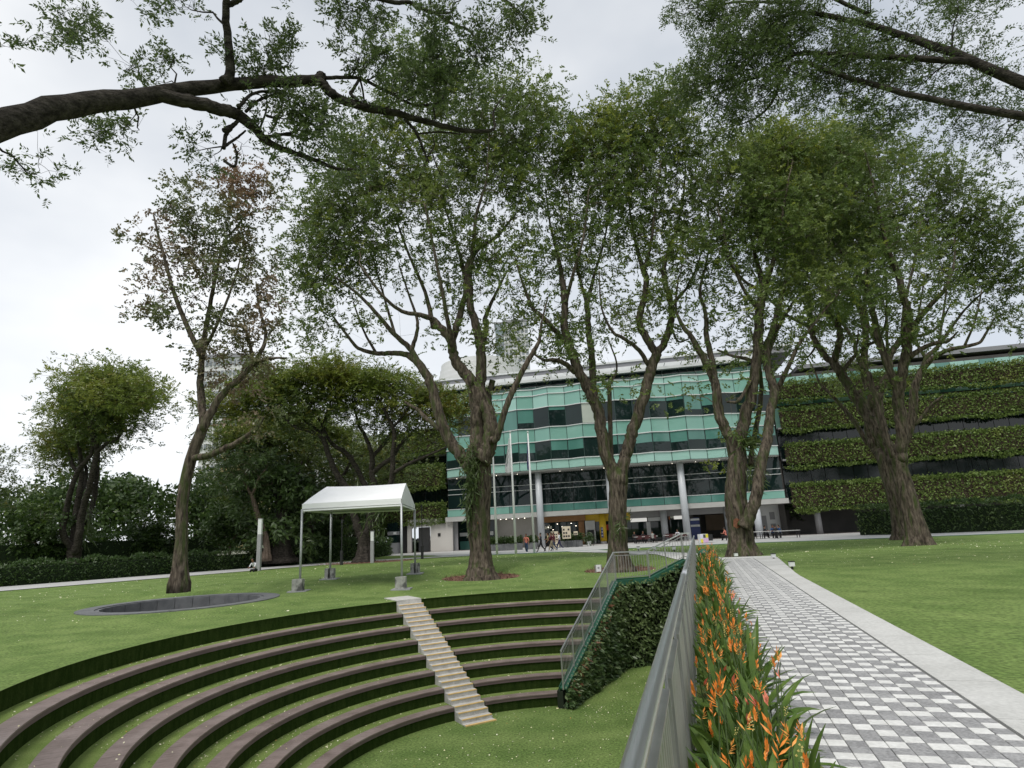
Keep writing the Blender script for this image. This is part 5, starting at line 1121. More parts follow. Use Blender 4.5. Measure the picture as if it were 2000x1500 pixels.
# ------------------------------------------------------------------ railings
# long handrail beside the flower bed
rr = thing('path_railing', (rail_x(0), 0, PZ), 'long steel railing with round handrail between bowl and flower bed', 'railing')
k = MB(); ya, yj, yb = -2.0, 6.6, 27.05
k.tube([(rail_x(q), q, 1.385) for q in np.linspace(ya, yj, 12)], .027, 18, cap=True, ref=(0, 0, 1)); k.obj('handrail', STEEL, rr, smooth=True)
k = MB(); k.tube([(rail_x(q), q, 1.385) for q in np.linspace(yj + .02, yb, 22)], .0265, 18, ref=(0, 0, 1)); k.obj('handrail', STEEL, rr, smooth=True)
k = MB(); k.tube([(rail_x(yj - .02), yj - .02, 1.385), (rail_x(yj + .05), yj + .05, 1.385)], .0295, 18, ref=(0, 0, 1)); k.obj('sleeve', STEEL, rr, smooth=True)
RD = np.array([0.271, 0.9626]); RNV = np.array([RD[1], -RD[0]])
def rp(y, o, z): return (rail_x(y) + RNV[0] * o, y + RNV[1] * o, z)
fnp = lambda u, t, zz: (RNV[0] * u + RD[0] * t, RNV[1] * u + RD[1] * t, zz)
PL = .93
k = MB()
k.box(-.015, .015, 0, PL, 1.258, 1.27, 0, fnp); k.box(-.015, .015, 0, PL, .4, .412, 0, fnp)
k.box(-.015, .015, 0, .012, .412, 1.258, 0, fnp); k.box(-.015, .015, PL - .012, PL, .412, 1.258, 0, fnp)
k.box(-.006, .006, -.05, 0, 1.15, 1.165, 0, fnp); k.box(-.006, .006, PL, PL + .05, 1.15, 1.165, 0, fnp)
frame_me = k.mesh('panel_frame', BARS)
k = MB(); k.tube([(0, 0, .412), (0, 0, 1.258)], .0085, 8, cap=False); bal_me = k.mesh('baluster', BARS, True)
k = MB(); k.box(-.005, .005, -.032, .032, .2, 1.36, 0, fnp); k.box(-.03, .03, -.05, .05, .26, .275, 0, fnp); post_me = k.mesh('post', GREYP)
ye = 2.66 - 1.06 * 3 - PL * RD[1]
while ye < 26.6:
    pf = link('panel', frame_me, rr); pf.location = rp(ye, .004, 0)
    if ye > .4:
        for q in range(1, 10):
            b_ = link('baluster', bal_me, pf); b_.location = fnp(0, PL * q / 10, 0)
    o = link('post', post_me, rr); o.location = rp(ye - .065, .0, 0); ye += 1.06
# side railing down the terrace and along the top of the living wall
def zline(p): return p
RAILM = mat('dull stainless rail', (0.36, 0.36, 0.35), (0.44, 0.44, 0.43), scale=5, rough=.4, metal=.6)
sr = thing('corner_railing', (WB[0], WB[1], -.2), 'stainless steel railing stepping down the living wall to the bowl floor', 'railing')
path3 = [np.array([WA[0], WA[1], -2.95]), np.array([WB[0], WB[1], -.22]), np.array([WC[0], WC[1], -.2]), np.array([6.87, 27.05, .46]), np.array([7.25, 27.1, .46])]
hr_ = [np.array([p[0], p[1], p[2]]) for p in path3]
RH = [1.12, 1.12, 1.08, 1.05, 1.05]
k = MB()
P_ = [h + np.array([0, 0, r]) for h, r in zip(hr_, RH)]
for a, b in zip(P_[:-1], P_[1:]): k.bar(a, b, .05, .05)
k.obj('handrail', STEEL, sr)
k = MB()
for a, b in zip(P_[:-1], P_[1:]): k.bar(a - np.array([0, 0, .13]), b - np.array([0, 0, .13]), .018, .03)
for a, b in zip(hr_[:-1], hr_[1:]): k.bar(a + np.array([0, 0, .1]), b + np.array([0, 0, .1]), .02, .03)
k.obj('rail_flat', RAILM, sr)
bm1 = MB(); bm1.box(-.007, .007, -.007, .007, .1, 1.0); bme = bm1.mesh('baluster', RAILM)
pm1 = MB(); pm1.box(-.022, .022, -.03, .03, 0, 1.08); pme_ = pm1.mesh('post', RAILM)
for i, (a, b) in enumerate(zip(hr_[:-1], hr_[1:])):
    ln = np.linalg.norm((b - a)[:2]); n = max(1, int(ln / .115))
    for j in range(n):
        p = a + (b - a) * (j + .5) / n; o = link('baluster', bme, sr); o.location = tuple(p); o.scale = (1, 1, .98 if i else 1.0)
    n = max(1, round(ln / 1.05))
    for j in range(n):
        p = a + (b - a) * j / n; o = link('post', pme_, sr); o.location = tuple(p)
# living wall
lw = thing('living_wall', (WB[0], WB[1], ZF), 'living wall of dark glossy leaves under the corner railing', 'green wall')
lines = [(WA, WB, -3.06, -.36), (WB, WC, -.36, -.36), (WC, np.array([6.95, 27.07]), -.36, .3)]
LW = [leafmat('wall leaves', (0.06, 0.11, 0.04), (0.125, 0.19, 0.07), (0.16, 0.22, 0.085), tr=.2), leafmat('bright wall leaves', (0.11, 0.16, 0.06), (0.17, 0.22, 0.085), tr=.15), leafmat('dead wall leaves', (0.13, 0.06, 0.03), (0.2, 0.1, 0.05), tr=.1)]
k = MB(); Vs, Fs, Ms = [], [], []; off = 0; rng = np.random.default_rng(91)
for (a, b, z0, z1) in lines:
    e = (b - a) / np.linalg.norm(b - a); n_ = np.array([e[1], -e[0]]); c4 = [a - n_ * .22, b - n_ * .22, b - n_ * .02, a - n_ * .02]
    k.prism([tuple(q) for q in c4], ZF - .05, [z0 + .05, z1 + .05, z1 + .05, z0 + .05])
    ln = np.linalg.norm(b - a); n = int(ln * 900)
    u = rng.uniform(0, 1, n); top = z0 + (z1 - z0) * u; hz = ZF + .0 + rng.uniform(0, 1, n) * np.maximum(top - ZF + .12, .1)
    clump = .11 * np.sin(u * ln * 4 + hz * 3) * np.sin(hz * 5 + u * 7)
    c = a + e * (u * ln)[:, None] + n_ * (rng.uniform(.0, .2, n) + clump.clip(0))[:, None]
    c = np.concatenate([c, hz[:, None]], 1); ax = rng.normal(size=(n, 3)) * .55 + np.array([n_[0] * .8, n_[1] * .8, -.45]); V_, F_ = leaves(c, unit(ax), .2 * rng.uniform(.6, 1.4, n), .085 * rng.uniform(.7, 1.3, n), rng, .3)
    Vs.append(V_); Fs.append(F_ + off); off += len(V_); edge = (top - hz < .28) & (rng.uniform(0, 1, n) < .16) & (z0 < -1)
    Ms.append(np.where(edge, 2, (rng.uniform(0, 1, n) < .22).astype(int)))
k.obj('wall_panel', mat('wall felt', (0.012, 0.018, 0.01), (0.02, 0.028, 0.014), scale=5, rough=1), lw)
struct(link('foliage', fastmesh('foliage', np.vstack(Vs), np.vstack(Fs), LW, np.concatenate(Ms)), lw), 'stuff')
k = MB()
for (a, b, z0, z1) in lines:
    k.bar((*a, z0 + .13), (*b, z1 + .13), .24, .05); 
    e = (b - a) / np.linalg.norm(b - a); n_ = np.array([e[1], -e[0]]) * .12
    k.bar((a[0] + n_[0], a[1] + n_[1], z0 + .06), (b[0] + n_[0], b[1] + n_[1], z1 + .06), .02, .2)
    k.bar((a[0] - n_[0], a[1] - n_[1], z0 + .09), (b[0] - n_[0], b[1] - n_[1], z1 + .09), .02, .24)
k.obj('coping_channel', GPAINT, lw)
k = MB(); a, b, z0, z1 = lines[0]; e = (b - a) / np.linalg.norm(b - a); n_ = np.array([e[1], -e[0]])
for j in range(34):
    p = a + (b - a) * j / 34; zz = z0 + (z1 - z0) * j / 34; k.box(-.02, .02, -.02, .02, .155, .2, 0, lambda x, y, w_, p=p, zz=zz: (p[0] + n_[0] * .1 + x, p[1] + n_[1] * .1 + y, zz + w_))
k.obj('steel_clip', STEEL, lw)

# ------------------------------------------------------------------ canopy tent
e_l, e_r, b_l, b_r = np.array([-10.49, 30.33]), np.array([-5.56, 29.77]), np.array([-10.35, 34.6]), np.array([-5.95, 35.9])
tn = thing('canopy_tent', (-8, 32.5, 0), 'white gabled canopy on four slim posts standing on the lawn', 'tent')
TM = mat('white canopy fabric', (0.83, 0.84, 0.84), (0.88, 0.89, 0.89), scale=.8, rough=.5, bump=.25, bscale=3)
GAL = mat('galvanised post', (0.4, 0.42, 0.42), (0.47, 0.48, 0.48), scale=4, rough=.45, metal=.5)
EZ, RZ = 3.4, 4.72
rl, rr2 = (e_l + b_l) / 2 + np.array([.45, 0]), (e_r + b_r) / 2 - np.array([.12, 0])
k = MB(); NS = 10
def prof_pt(t, f, bck, rid):
    """front eave -> ridge -> back eave at parameter 0..1"""
    if t < .5: q = t * 2; p = f + (rid - f) * q; zz = EZ + .34 + (RZ - EZ - .34) * (q ** .9)
    else: q = (1 - t) * 2; p = bck + (rid - bck) * q; zz = EZ + .34 + (RZ - EZ - .34) * (q ** .9)
    return (p[0], p[1], zz)
ts_ = [0, .15, .3, .42, .48, .5, .52, .58, .7, .85, 1]
rings = []
for s in np.linspace(0, 1, 9):
    f, bk, rd = e_l + (e_r - e_l) * s, b_l + (b_r - b_l) * s, rl + (rr2 - rl) * s
    ring = []
    for t in ts_:
        x, y, zz = prof_pt(t, f, bk, rd); sag = .05 * math.sin(PI * s) * (1 - abs(2 * t - 1)); ring.append((x, y, zz - sag))
    rings.append(ring); k.v += ring
m_ = len(ts_)
for i in range(8):
    for j in range(m_ - 1): k.f.append((i * m_ + j, (i + 1) * m_ + j, (i + 1) * m_ + j + 1, i * m_ + j + 1)); k.m.append(0)
k.obj('roof_fabric', TM, tn)
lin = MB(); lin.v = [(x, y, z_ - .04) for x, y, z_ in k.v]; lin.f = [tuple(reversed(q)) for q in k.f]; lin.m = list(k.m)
lin.obj('underside_shade', mat('grey brown lining', (0.17, 0.16, 0.135), (0.21, 0.2, 0.17), scale=1.5, rough=.8), tn)  # added dark sheet below the fabric, its colour stands for the underside's shade
for nm, ring in (('gable', rings[0]), ('gable', rings[-1])):
    k = MB(); n = len(ring); k.add(ring, [tuple(range(n))]); k.obj(nm, TM, tn)
def val(a, b, name='valance'):
    k = MB(); k.quad((*a, EZ), (*b, EZ), (*b, EZ + .36), (*a, EZ + .36)); k.quad((*a, EZ + .02), (*b, EZ + .02), (*(b + np.array([0, .02])), EZ + .3), (*(a + np.array([0, .02])), EZ + .3)); return k.obj(name, TM, tn)
val(e_l + [0, -.02], e_r + [0, -.02]); val(e_r + [.02, 0], b_r + [.02, 0]); val(b_l + [0, .02], b_r + [0, .02]); val(e_l + [-.02, 0], b_l + [-.02, 0])
k = MB()
for a, b in ((e_l, e_r), (e_r, b_r), (b_r, b_l), (b_l, e_l)): k.tube([(*a, EZ + .1), (*b, EZ + .1)], .035, 8, ref=(0, 0, 1))
for q in (.25, .5, .75):
    k.tube([(*(e_l + (e_r - e_l) * q), EZ + .3), (*(rl + (rr2 - rl) * q), RZ - .1), (*(b_l + (b_r - b_l) * q), EZ + .3)], .025, 6, ref=(1, 0, 0))
k.obj('roof_frame', GAL, tn)
BLK = mat('stained concrete block', (0.27, 0.27, 0.25), (0.4, 0.4, 0.37), scale=6, rough=.95, bump=.3, bscale=40, c3=(0.1, 0.1, 0.095), w3=(.52, .62))
feet = [gz(585, 1157, float(H(-10.4, 29.8))), gz(784, 1150, float(H(-5.5, 29.3))), np.array([-10.45, 34.8, 0]), np.array([-5.98, 36.2, 0])]
tops = [e_l, e_r, b_l, b_r]; nm_ = ['front left', 'front right', 'back left', 'back right']
for i, (tp, ft) in enumerate(zip(tops, feet)):
    g0 = float(H(tp[0], tp[1])); b_ = tp
    k = MB(); k.tube([(tp[0], tp[1], EZ + .1), (b_[0], b_[1], g0 + .06)], .055, 12); k.obj('post', GAL, tn, smooth=True)
    blk = thing('ballast_block', (b_[0], b_[1], g0), f'stained concrete block holding the {nm_[i]} post of the white canopy', 'block', 'concrete blocks on the canopy posts')
    sx = .16
    for sgn in (-1, 1):
        k = MB(); k.box(b_[0] + (sgn * (.06 if i > 1 else .004) if sgn > 0 else -.24), b_[0] + (.24 if sgn > 0 else (-.06 if i > 1 else -.004)), b_[1] - (.2 if i > 1 else .42), b_[1] + (.2 if i > 1 else -.062), g0 + .035, g0 + .56); k.obj('block_half', BLK, blk)
    if i > 1: k = MB(); k.box(b_[0] - .058, b_[0] + .058, b_[1] + .06, b_[1] + .19, g0 + .035, g0 + .5); k.obj('block_web', BLK, blk)
    k = MB(); k.box(b_[0] - .42, b_[0] + .45, b_[1] - .52, b_[1] + .34, g0 - .03, g0 + .035); k.obj('base_plate', GREYP, blk)

# ------------------------------------------------------------------ posts, lights, signs
def square_post(px, pyb, D, h, lab, wd=.3):
    p = at(px, pyb, D); root = thing('light_column', (p[0], p[1], float(H(p[0], p[1]))), lab, 'lamp post', 'pale square light columns'); g0 = root.location.z
    k = MB(); k.box(p[0] - wd / 2, p[0] + wd / 2, p[1] - wd / 2, p[1] + wd / 2, g0 - .1, g0 + h * .7); k.obj('shaft', GREYP, root)
    k = MB(); k.box(p[0] - wd / 2 + .01, p[0] + wd / 2 - .01, p[1] - wd / 2 + .01, p[1] + wd / 2 - .01, g0 + h * .7 + .01, g0 + h); k.obj('diffuser', WPAINT, root)
    k = MB(); k.box(p[0] - wd / 2, p[0] + wd / 2, p[1] - wd / 2, p[1] + wd / 2, g0 + h + .002, g0 + h + .06); k.obj('cap', GREYP, root)
square_post(504.5, 1115, 50, 3.95, 'pale square light column on the side path near the sitting person')
square_post(727, 1098, 54.5, 2.6, 'short pale square light column right beside the umbrella tree trunk', .27)
for px, D, h, lab in ((667, 53.2, 3.4, 'slim black lamp post seen under the middle of the white canopy'), (825, 58.3, 4.6, 'slim black lamp post in front of the white wall opening')):
    p = at(px, 1100, D); g0 = float(H(p[0], p[1])); root = thing('lamp_post', (p[0], p[1], g0), lab, 'lamp post', 'slim black lamp posts')
    k = MB(); k.tube([(p[0], p[1], g0 - .1), (p[0], p[1], g0 + 1.15)], .13, 10); k.obj('base', BLACK, root)
    k = MB(); k.tube([(p[0], p[1], g0 + 1.15), (p[0], p[1], g0 + h)], .04, 8); k.obj('pole', BLACK, root)
    k = MB(); k.tube([(p[0], p[1], g0 + h), (p[0], p[1], g0 + h + .3)], [.09, .07], 8); k.obj('lamp_head', BLACK, root)
def spot(px, py, D, lab, big=1.0):
    p = at(px, py, D); g0 = float(H(p[0], p[1])); root = thing('garden_spotlight', (p[0], p[1], g0), lab, 'spotlight', 'small garden lights along the lawn edges'); s = big
    k = MB(); k.tube([(p[0], p[1], g0 - .05), (p[0], p[1], g0 + .12 * s)], .05 * s, 8); k.obj('base', BLACK, root)
    k = MB(); k.box(p[0] - .1 * s, p[0] + .1 * s, p[1] - .08 * s, p[1] + .08 * s, g0 + .12 * s, g0 + .3 * s); k.obj('head', WPAINT, root)
    k = MB(); k.box(p[0] - .11 * s, p[0] + .11 * s, p[1] - .09 * s, p[1] + .1 * s, g0 + .3 * s, g0 + .33 * s); k.obj('visor', BLACK, root)
spot(1247, 1076, 49, 'small garden light left of three beyond the railing'); spot(1279, 1078, 46, 'small garden light in the middle of three beyond the railing'); spot(1317, 1080, 43.5, 'small garden light right of three beyond the railing', 1.1)
spot(1438, 1088, 31, 'white garden light at the foot of the tree by the path end', .8); spot(1512, 1096, 27, 'white garden light on the grass right of the path, farther of two', .8); spot(1548, 1113, 21.6, 'white garden light on the grass right of the path, nearer of two', .8)
p = at(1169, 1114, D2 - .2); g0 = float(H(p[0], p[1])); root = thing('floodlight', (p[0], p[1], g0), 'white faced floodlight on grey legs in the mulch beside the forked tree', 'floodlight')
for s_ in (-.17, .17):
    k = MB(); k.box(p[0] + s_ - .03, p[0] + s_ + .03, p[1] - .04, p[1] + .04, g0 - .1, g0 + .55); k.obj('leg', BARS, root)
k = MB(); k.box(p[0] - .13, p[0] + .13, p[1] - .08, p[1] + .06, g0 + .2, g0 + .55); k.obj('head', WPAINT, root)
k = MB(); k.box(p[0] - .05, p[0] + .05, p[1] - .09, p[1] - .079, g0 + .36, g0 + .46); k.obj('lens', GREYP, root)
# green uplight among the flowers
p = at(1374, 1081, 24); root = thing('flower_bed_lamp', (p[0], p[1], PZ), 'green mushroom shaped lamp among the orange flowers at the far end of the bed', 'lamp')
k = MB(); k.tube([(p[0], p[1], PZ), (p[0], p[1], p[2] - .05)], .06, 8); k.obj('stem', GPAINT, root)
k = MB(); k.tube([(p[0], p[1], p[2] - .05), (p[0], p[1], p[2] + .02), (p[0], p[1], p[2] + .12), (p[0], p[1], p[2] + .16)], [.2, .2, .12, .03], 12); k.obj('lamp_shade', GPAINT, root, smooth=True)
# flagpoles
FLW = mat('white flag cloth', (0.72, 0.72, 0.75), (0.8, 0.8, 0.82), scale=1, rough=.8, trans=.3); FLP = mat('purple flag cloth', (0.06, 0.04, 0.2), (0.1, 0.07, 0.28), scale=1, rough=.8); FLK = mat('dark print', (0.03, 0.03, 0.05))
for i, (px, py, D, pt, lab) in enumerate(((971, 1084, 58, 893, 'white flagpole just right of the many-stemmed tree, no flag showing'), (1008, 1083, 58, 846, 'white flagpole in the middle with a white flag'), (1044, 1080, 58.6, 845, 'white flagpole on the right with a rolled purple flag'))):
    p = at(px, py, D); tp = at(px - (10 if i == 1 else 12), 846, D); h = at(px, 846, D)[2]
    root = thing('flagpole', (p[0], p[1], -.03), lab, 'flagpole', 'three white flagpoles at the plaza edge')
    k = MB(); k.tube([(p[0], p[1], -.05), (p[0], p[1], h * .5), (p[0], p[1], h)], [.115, .095, .06], 12); k.obj('pole', WPAINT, root, smooth=True)
    k = MB(); k.tube([(p[0], p[1], .92), (p[0], p[1], 1.0)], .12, 12); k.obj('collar', BLACK, root)
    k = MB(); k.tube([(p[0], p[1], h + .0), (p[0], p[1], h + .1)], .05, 10); k.tube([(p[0], p[1], h + .1), (p[0], p[1], h + .14), (p[0], p[1], h + .2), (p[0], p[1], h + .24)], [.05, .1, .1, .03], 10); k.obj('finial', WPAINT, root)
    if i == 0: continue
    fl = thing('flag', (p[0], p[1], h - .5), ('limp white flag with dark print hanging on the middle flagpole' if i == 1 else 'purple flag wrapped round the right flagpole'), 'flag'); k = MB(); NX, NZ = 9, 12
    wd, ht = (.55, 3.2) if i == 1 else (.2, 3.0); kk = []
    for a in range(NZ + 1):
        t = a / NZ; wq = wd * (.12 + .88 * min(1, t * 1.15)) * (1 if i == 1 else .8)
        for b in range(NX + 1):
            s = b / NX; kk.append((p[0] - .09 - wq * s, p[1] + .1 * math.sin(s * 9 + t * 2) * t, h - .45 - ht * t - .25 * s * (1 if t > .9 else 0) * (1 - s)))
    k.v += kk
    for a in range(NZ):
        for b in range(NX):
            pr_ = 1 if (i == 1 and 4 <= a <= 9 and b in (5, 6) and (a + b) % 2) else (1 if i == 2 and a in (6, 7, 8) and b == 4 else 0)
            k.f.append((a * (NX + 1) + b, a * (NX + 1) + b + 1, (a + 1) * (NX + 1) + b + 1, (a + 1) * (NX + 1) + b)); k.m.append(pr_)
    k.obj('cloth', [FLW, FLK] if i == 1 else [FLP, WPAINT], fl, smooth=True)
# notice boards and cafe furniture
PAP = mat('printed paper', (0.55, 0.48, 0.36), (0.62, 0.55, 0.42), scale=2, rough=.7)
def board(px, py, D, w_, h_, z0, lab, legs=True, rows=3, cream=PAP, name='menu_board'):
    p = at(px, py, D); root = thing(name, (p[0], p[1], 0), lab, 'sign'); x, y = p[0], p[1]
    k = MB(); k.box(x - w_ / 2, x + w_ / 2, y - .02, y + .02, z0, z0 + h_); k.obj('panel', cream, root)
    k = MB(); 
    for q in range(rows):
        for c in range(3):
            if (q + c) % 4 != 3: k.box(x - w_ * .4 + c * w_ * .28, x - w_ * .4 + c * w_ * .28 + w_ * .2, y - .03, y - .021, z0 + h_ * (.12 + .8 * q / rows), z0 + h_ * (.12 + .8 * q / rows) + h_ * .45 / rows)
    k.obj('print', BLACK, root)
    if legs:
        k = MB(); k.box(x - .02, x + .02, y - .01, y + .03, 0.02, z0); k.obj('stand', BLACK, root); k = MB(); k.box(x - .2, x + .2, y - .15, y + .15, 0, .03); k.obj('foot', BLACK, root)
board(1107, 1050, 71, .95, 1.35, .95, 'cream menu board on a stand outside the cafe', True)
board(1084, 1060, 70, .8, 1.7, .1, 'cream banner standing low behind the walking group', False, 5)
board(1125, 1050, 71, .45, .4, 1.3, 'small cream notice on a slim stand right of the cafe', True, 1)
p = at(1378, 1050, 62); root = thing('display_cube', (p[0], p[1], 0), 'low display box papered in white, yellow and pink at the arcade edge', 'display box')
k = MB(); x, y = p[0], p[1]
k.box(x - .62, x + .15, y - .4, y + .5, .03, .85); k.obj('box', WPAINT, root)
for x0, x1, z0, z1, c in ((-.6, -.35, .5, .8, (.7, .68, .85)), (-.33, -.1, .5, .82, (.07, .08, .06)), (-.08, .14, .5, .84, (.8, .7, .05)), (-.6, -.38, .05, .4, (.8, .72, .08)), (-.36, .14, .06, .45, (.75, .5, .75))):
    k = MB(); k.box(x + x0, x + x1, y - .42, y - .402, z0, z1); k.obj('poster', mat('display paper', c, tuple(q * .85 for q in c), scale=3), root)
k = MB(); k.box(x + .16, x + .62, y - .25, y + .5, .2, .8); k.obj('side_rack', BLACK, root)
def planter_box(px, D, w_, lab):
    p = at(px, 1060, D); root = thing('plant_box', (p[0], p[1], 0), lab, 'planter'); x, y = p[0], p[1]
    n = max(1, round(w_ / .9))
    for q in range(n):
        k = MB(); k.box(x - w_ / 2 + q * w_ / n + .01, x - w_ / 2 + (q + 1) * w_ / n - .01, y, y + .7, .013, .72); k.obj('box_panel', GRANITE, root)
    rng = np.random.default_rng(int(px)); n = int(400 * w_); c = np.stack([rng.uniform(-.5, .5, n) * w_ + x, y + rng.uniform(.05, .65, n), .75 + rng.uniform(0, .7, n) * (.4 + .6 * np.abs(np.sin(rng.uniform(0, 9, n))))], 1)
    V_, F_ = leaves(c, unit(rng.normal(size=(n, 3)) + np.array([0, -.3, .5])), .28, .12, rng, .3); link('foliage', fastmesh('foliage', V_, F_, LFD), root)
planter_box(988, 70.5, 3.7, 'long grey plant box behind the left flagpoles'); planter_box(1039, 70.5, 1.2, 'short grey plant box behind the right flagpole'); planter_box(1112, 71.5, 3.0, 'grey plant box in front of the cafe glass')
p = at(1150, 1060, 72); root = thing('potted_plant', (p[0], p[1], 0), 'white pot with a dark bushy plant beside the cash machine', 'plant')
k = MB(); k.tube([(p[0], p[1], 0.013), (p[0], p[1], .55)], [.2, .28], 12); k.obj('pot', WPAINT, root); rng = np.random.default_rng(4); V_, F_ = leaves(np.array([p[0], p[1], .8]) + rng.normal(size=(300, 3)) * np.array([.28, .28, .3]), unit(rng.normal(size=(300, 3))), .3, .14, rng); link('foliage', fastmesh('foliage', V_, F_, LFD), root)
TBL = mat('pale table top', (0.5, 0.5, 0.48), (0.56, 0.56, 0.54), scale=1, rough=.4); CHR = mat('dark red chair', (0.05, 0.013, 0.013), (0.07, 0.02, 0.02), scale=2)
def table(px, D, w_, lab, bench=False):
    p = at(px, 1060, D); x, y = p[0], p[1]; root = thing('cafe_table', (x, y, 0.012), lab, 'table', 'tables under the arcade')
    k = MB(); k.box(x - w_ / 2, x + w_ / 2, y - .4, y + .4, .7, .75); k.obj('table_top', TBL, root)
    for sx in (-1, 1):
        for sy in (-1, 1):
            k = MB(); k.box(x + sx * (w_ / 2 - .1) - .03, x + sx * (w_ / 2 - .1) + .03, y + sy * .3 - .03, y + sy * .3 + .03, .012, .7); k.obj('leg', BLACK, root)
    return x, y
def chair(x, y, rz, lab, n=[0]):
    if n[0] == 0:
        root = thing('cafe_chair', (0, 0, 0), lab, 'chair', 'dark red chairs at the cafe tables')
        k = MB(); k.box(-.22, .22, -.22, .22, .42, .46); k.obj('seat', CHR, root); k = MB(); k.box(-.22, .22, .2, .23, .5, .86); k.obj('backrest', CHR, root)
        for a in (-.19, .17):
            for b in (-.19, .17): k = MB(); k.box(a, a + .025, b, b + .025, 0, .42); k.obj('leg', BLACK, root)
        chair.root = root; n[0] = 1
    else: root = copy_tree(chair.root); root['label'] = lab
    root.location = (x, y, .013); root.rotation_euler = (0, 0, rz); return root
CL = 'dark red chair in the {} place of the {} cafe table, {} side'
def LQ(x, q): return ({-.8: 'left', 0: 'middle', .8: 'right'}[q], 'left' if x == tb[0][0] else 'right')
tb = [table(1262, 72, 2.6, 'pale cafe table under the arcade right of the forked tree'), table(1322, 73, 2.8, 'pale cafe table under the arcade left of the second tall column'), table(1500, 66, 2.6, 'pale canteen table at the right end of the arcade where the group sits'), table(1472, 67, 2.0, 'pale canteen table behind the low forked tree'), table(1540, 64.5, 2.4, 'pale empty canteen table farthest right under the planted wing')]
for (x, y) in tb[:2]:
    for q in (-.8, 0, .8): chair(x + q, y - .6, PI, CL.format(*LQ(x, q), 'near')); chair(x + q, y + .65, 0, CL.format(*LQ(x, q), 'far'))

# ------------------------------------------------------------------ people
SKIN = mat('brown skin', (0.22, 0.11, 0.065)); HAIR = mat('black hair', (0.012, 0.01, 0.009), rough=.6)
def cloth(n, c, c2=None): return mat(n, c, c2 or tuple(q * .75 for q in c), scale=6, rough=.85)
TR = {k_: cloth(k_ + ' trousers', c) for k_, c in dict(jeans=(.035, .06, .12), black=(.012, .012, .014), khaki=(.3, .25, .18), navy=(.03, .03, .08), grey=(.12, .12, .13)).items()}
SH = {k_: cloth(k_ + ' shirt', c) for k_, c in dict(pink=(.62, .2, .15), dark=(.03, .03, .04), tan=(.4, .32, .18), maroon=(.12, .015, .03), white=(.7, .7, .74), grey=(.3, .3, .28), blue=(.03, .08, .2), black=(.02, .02, .022), red=(.3, .06, .05)).items()}
SHOE = mat('white shoes', (0.7, 0.7, 0.7)); SHOED = mat('dark shoes', (0.03, 0.03, 0.03))
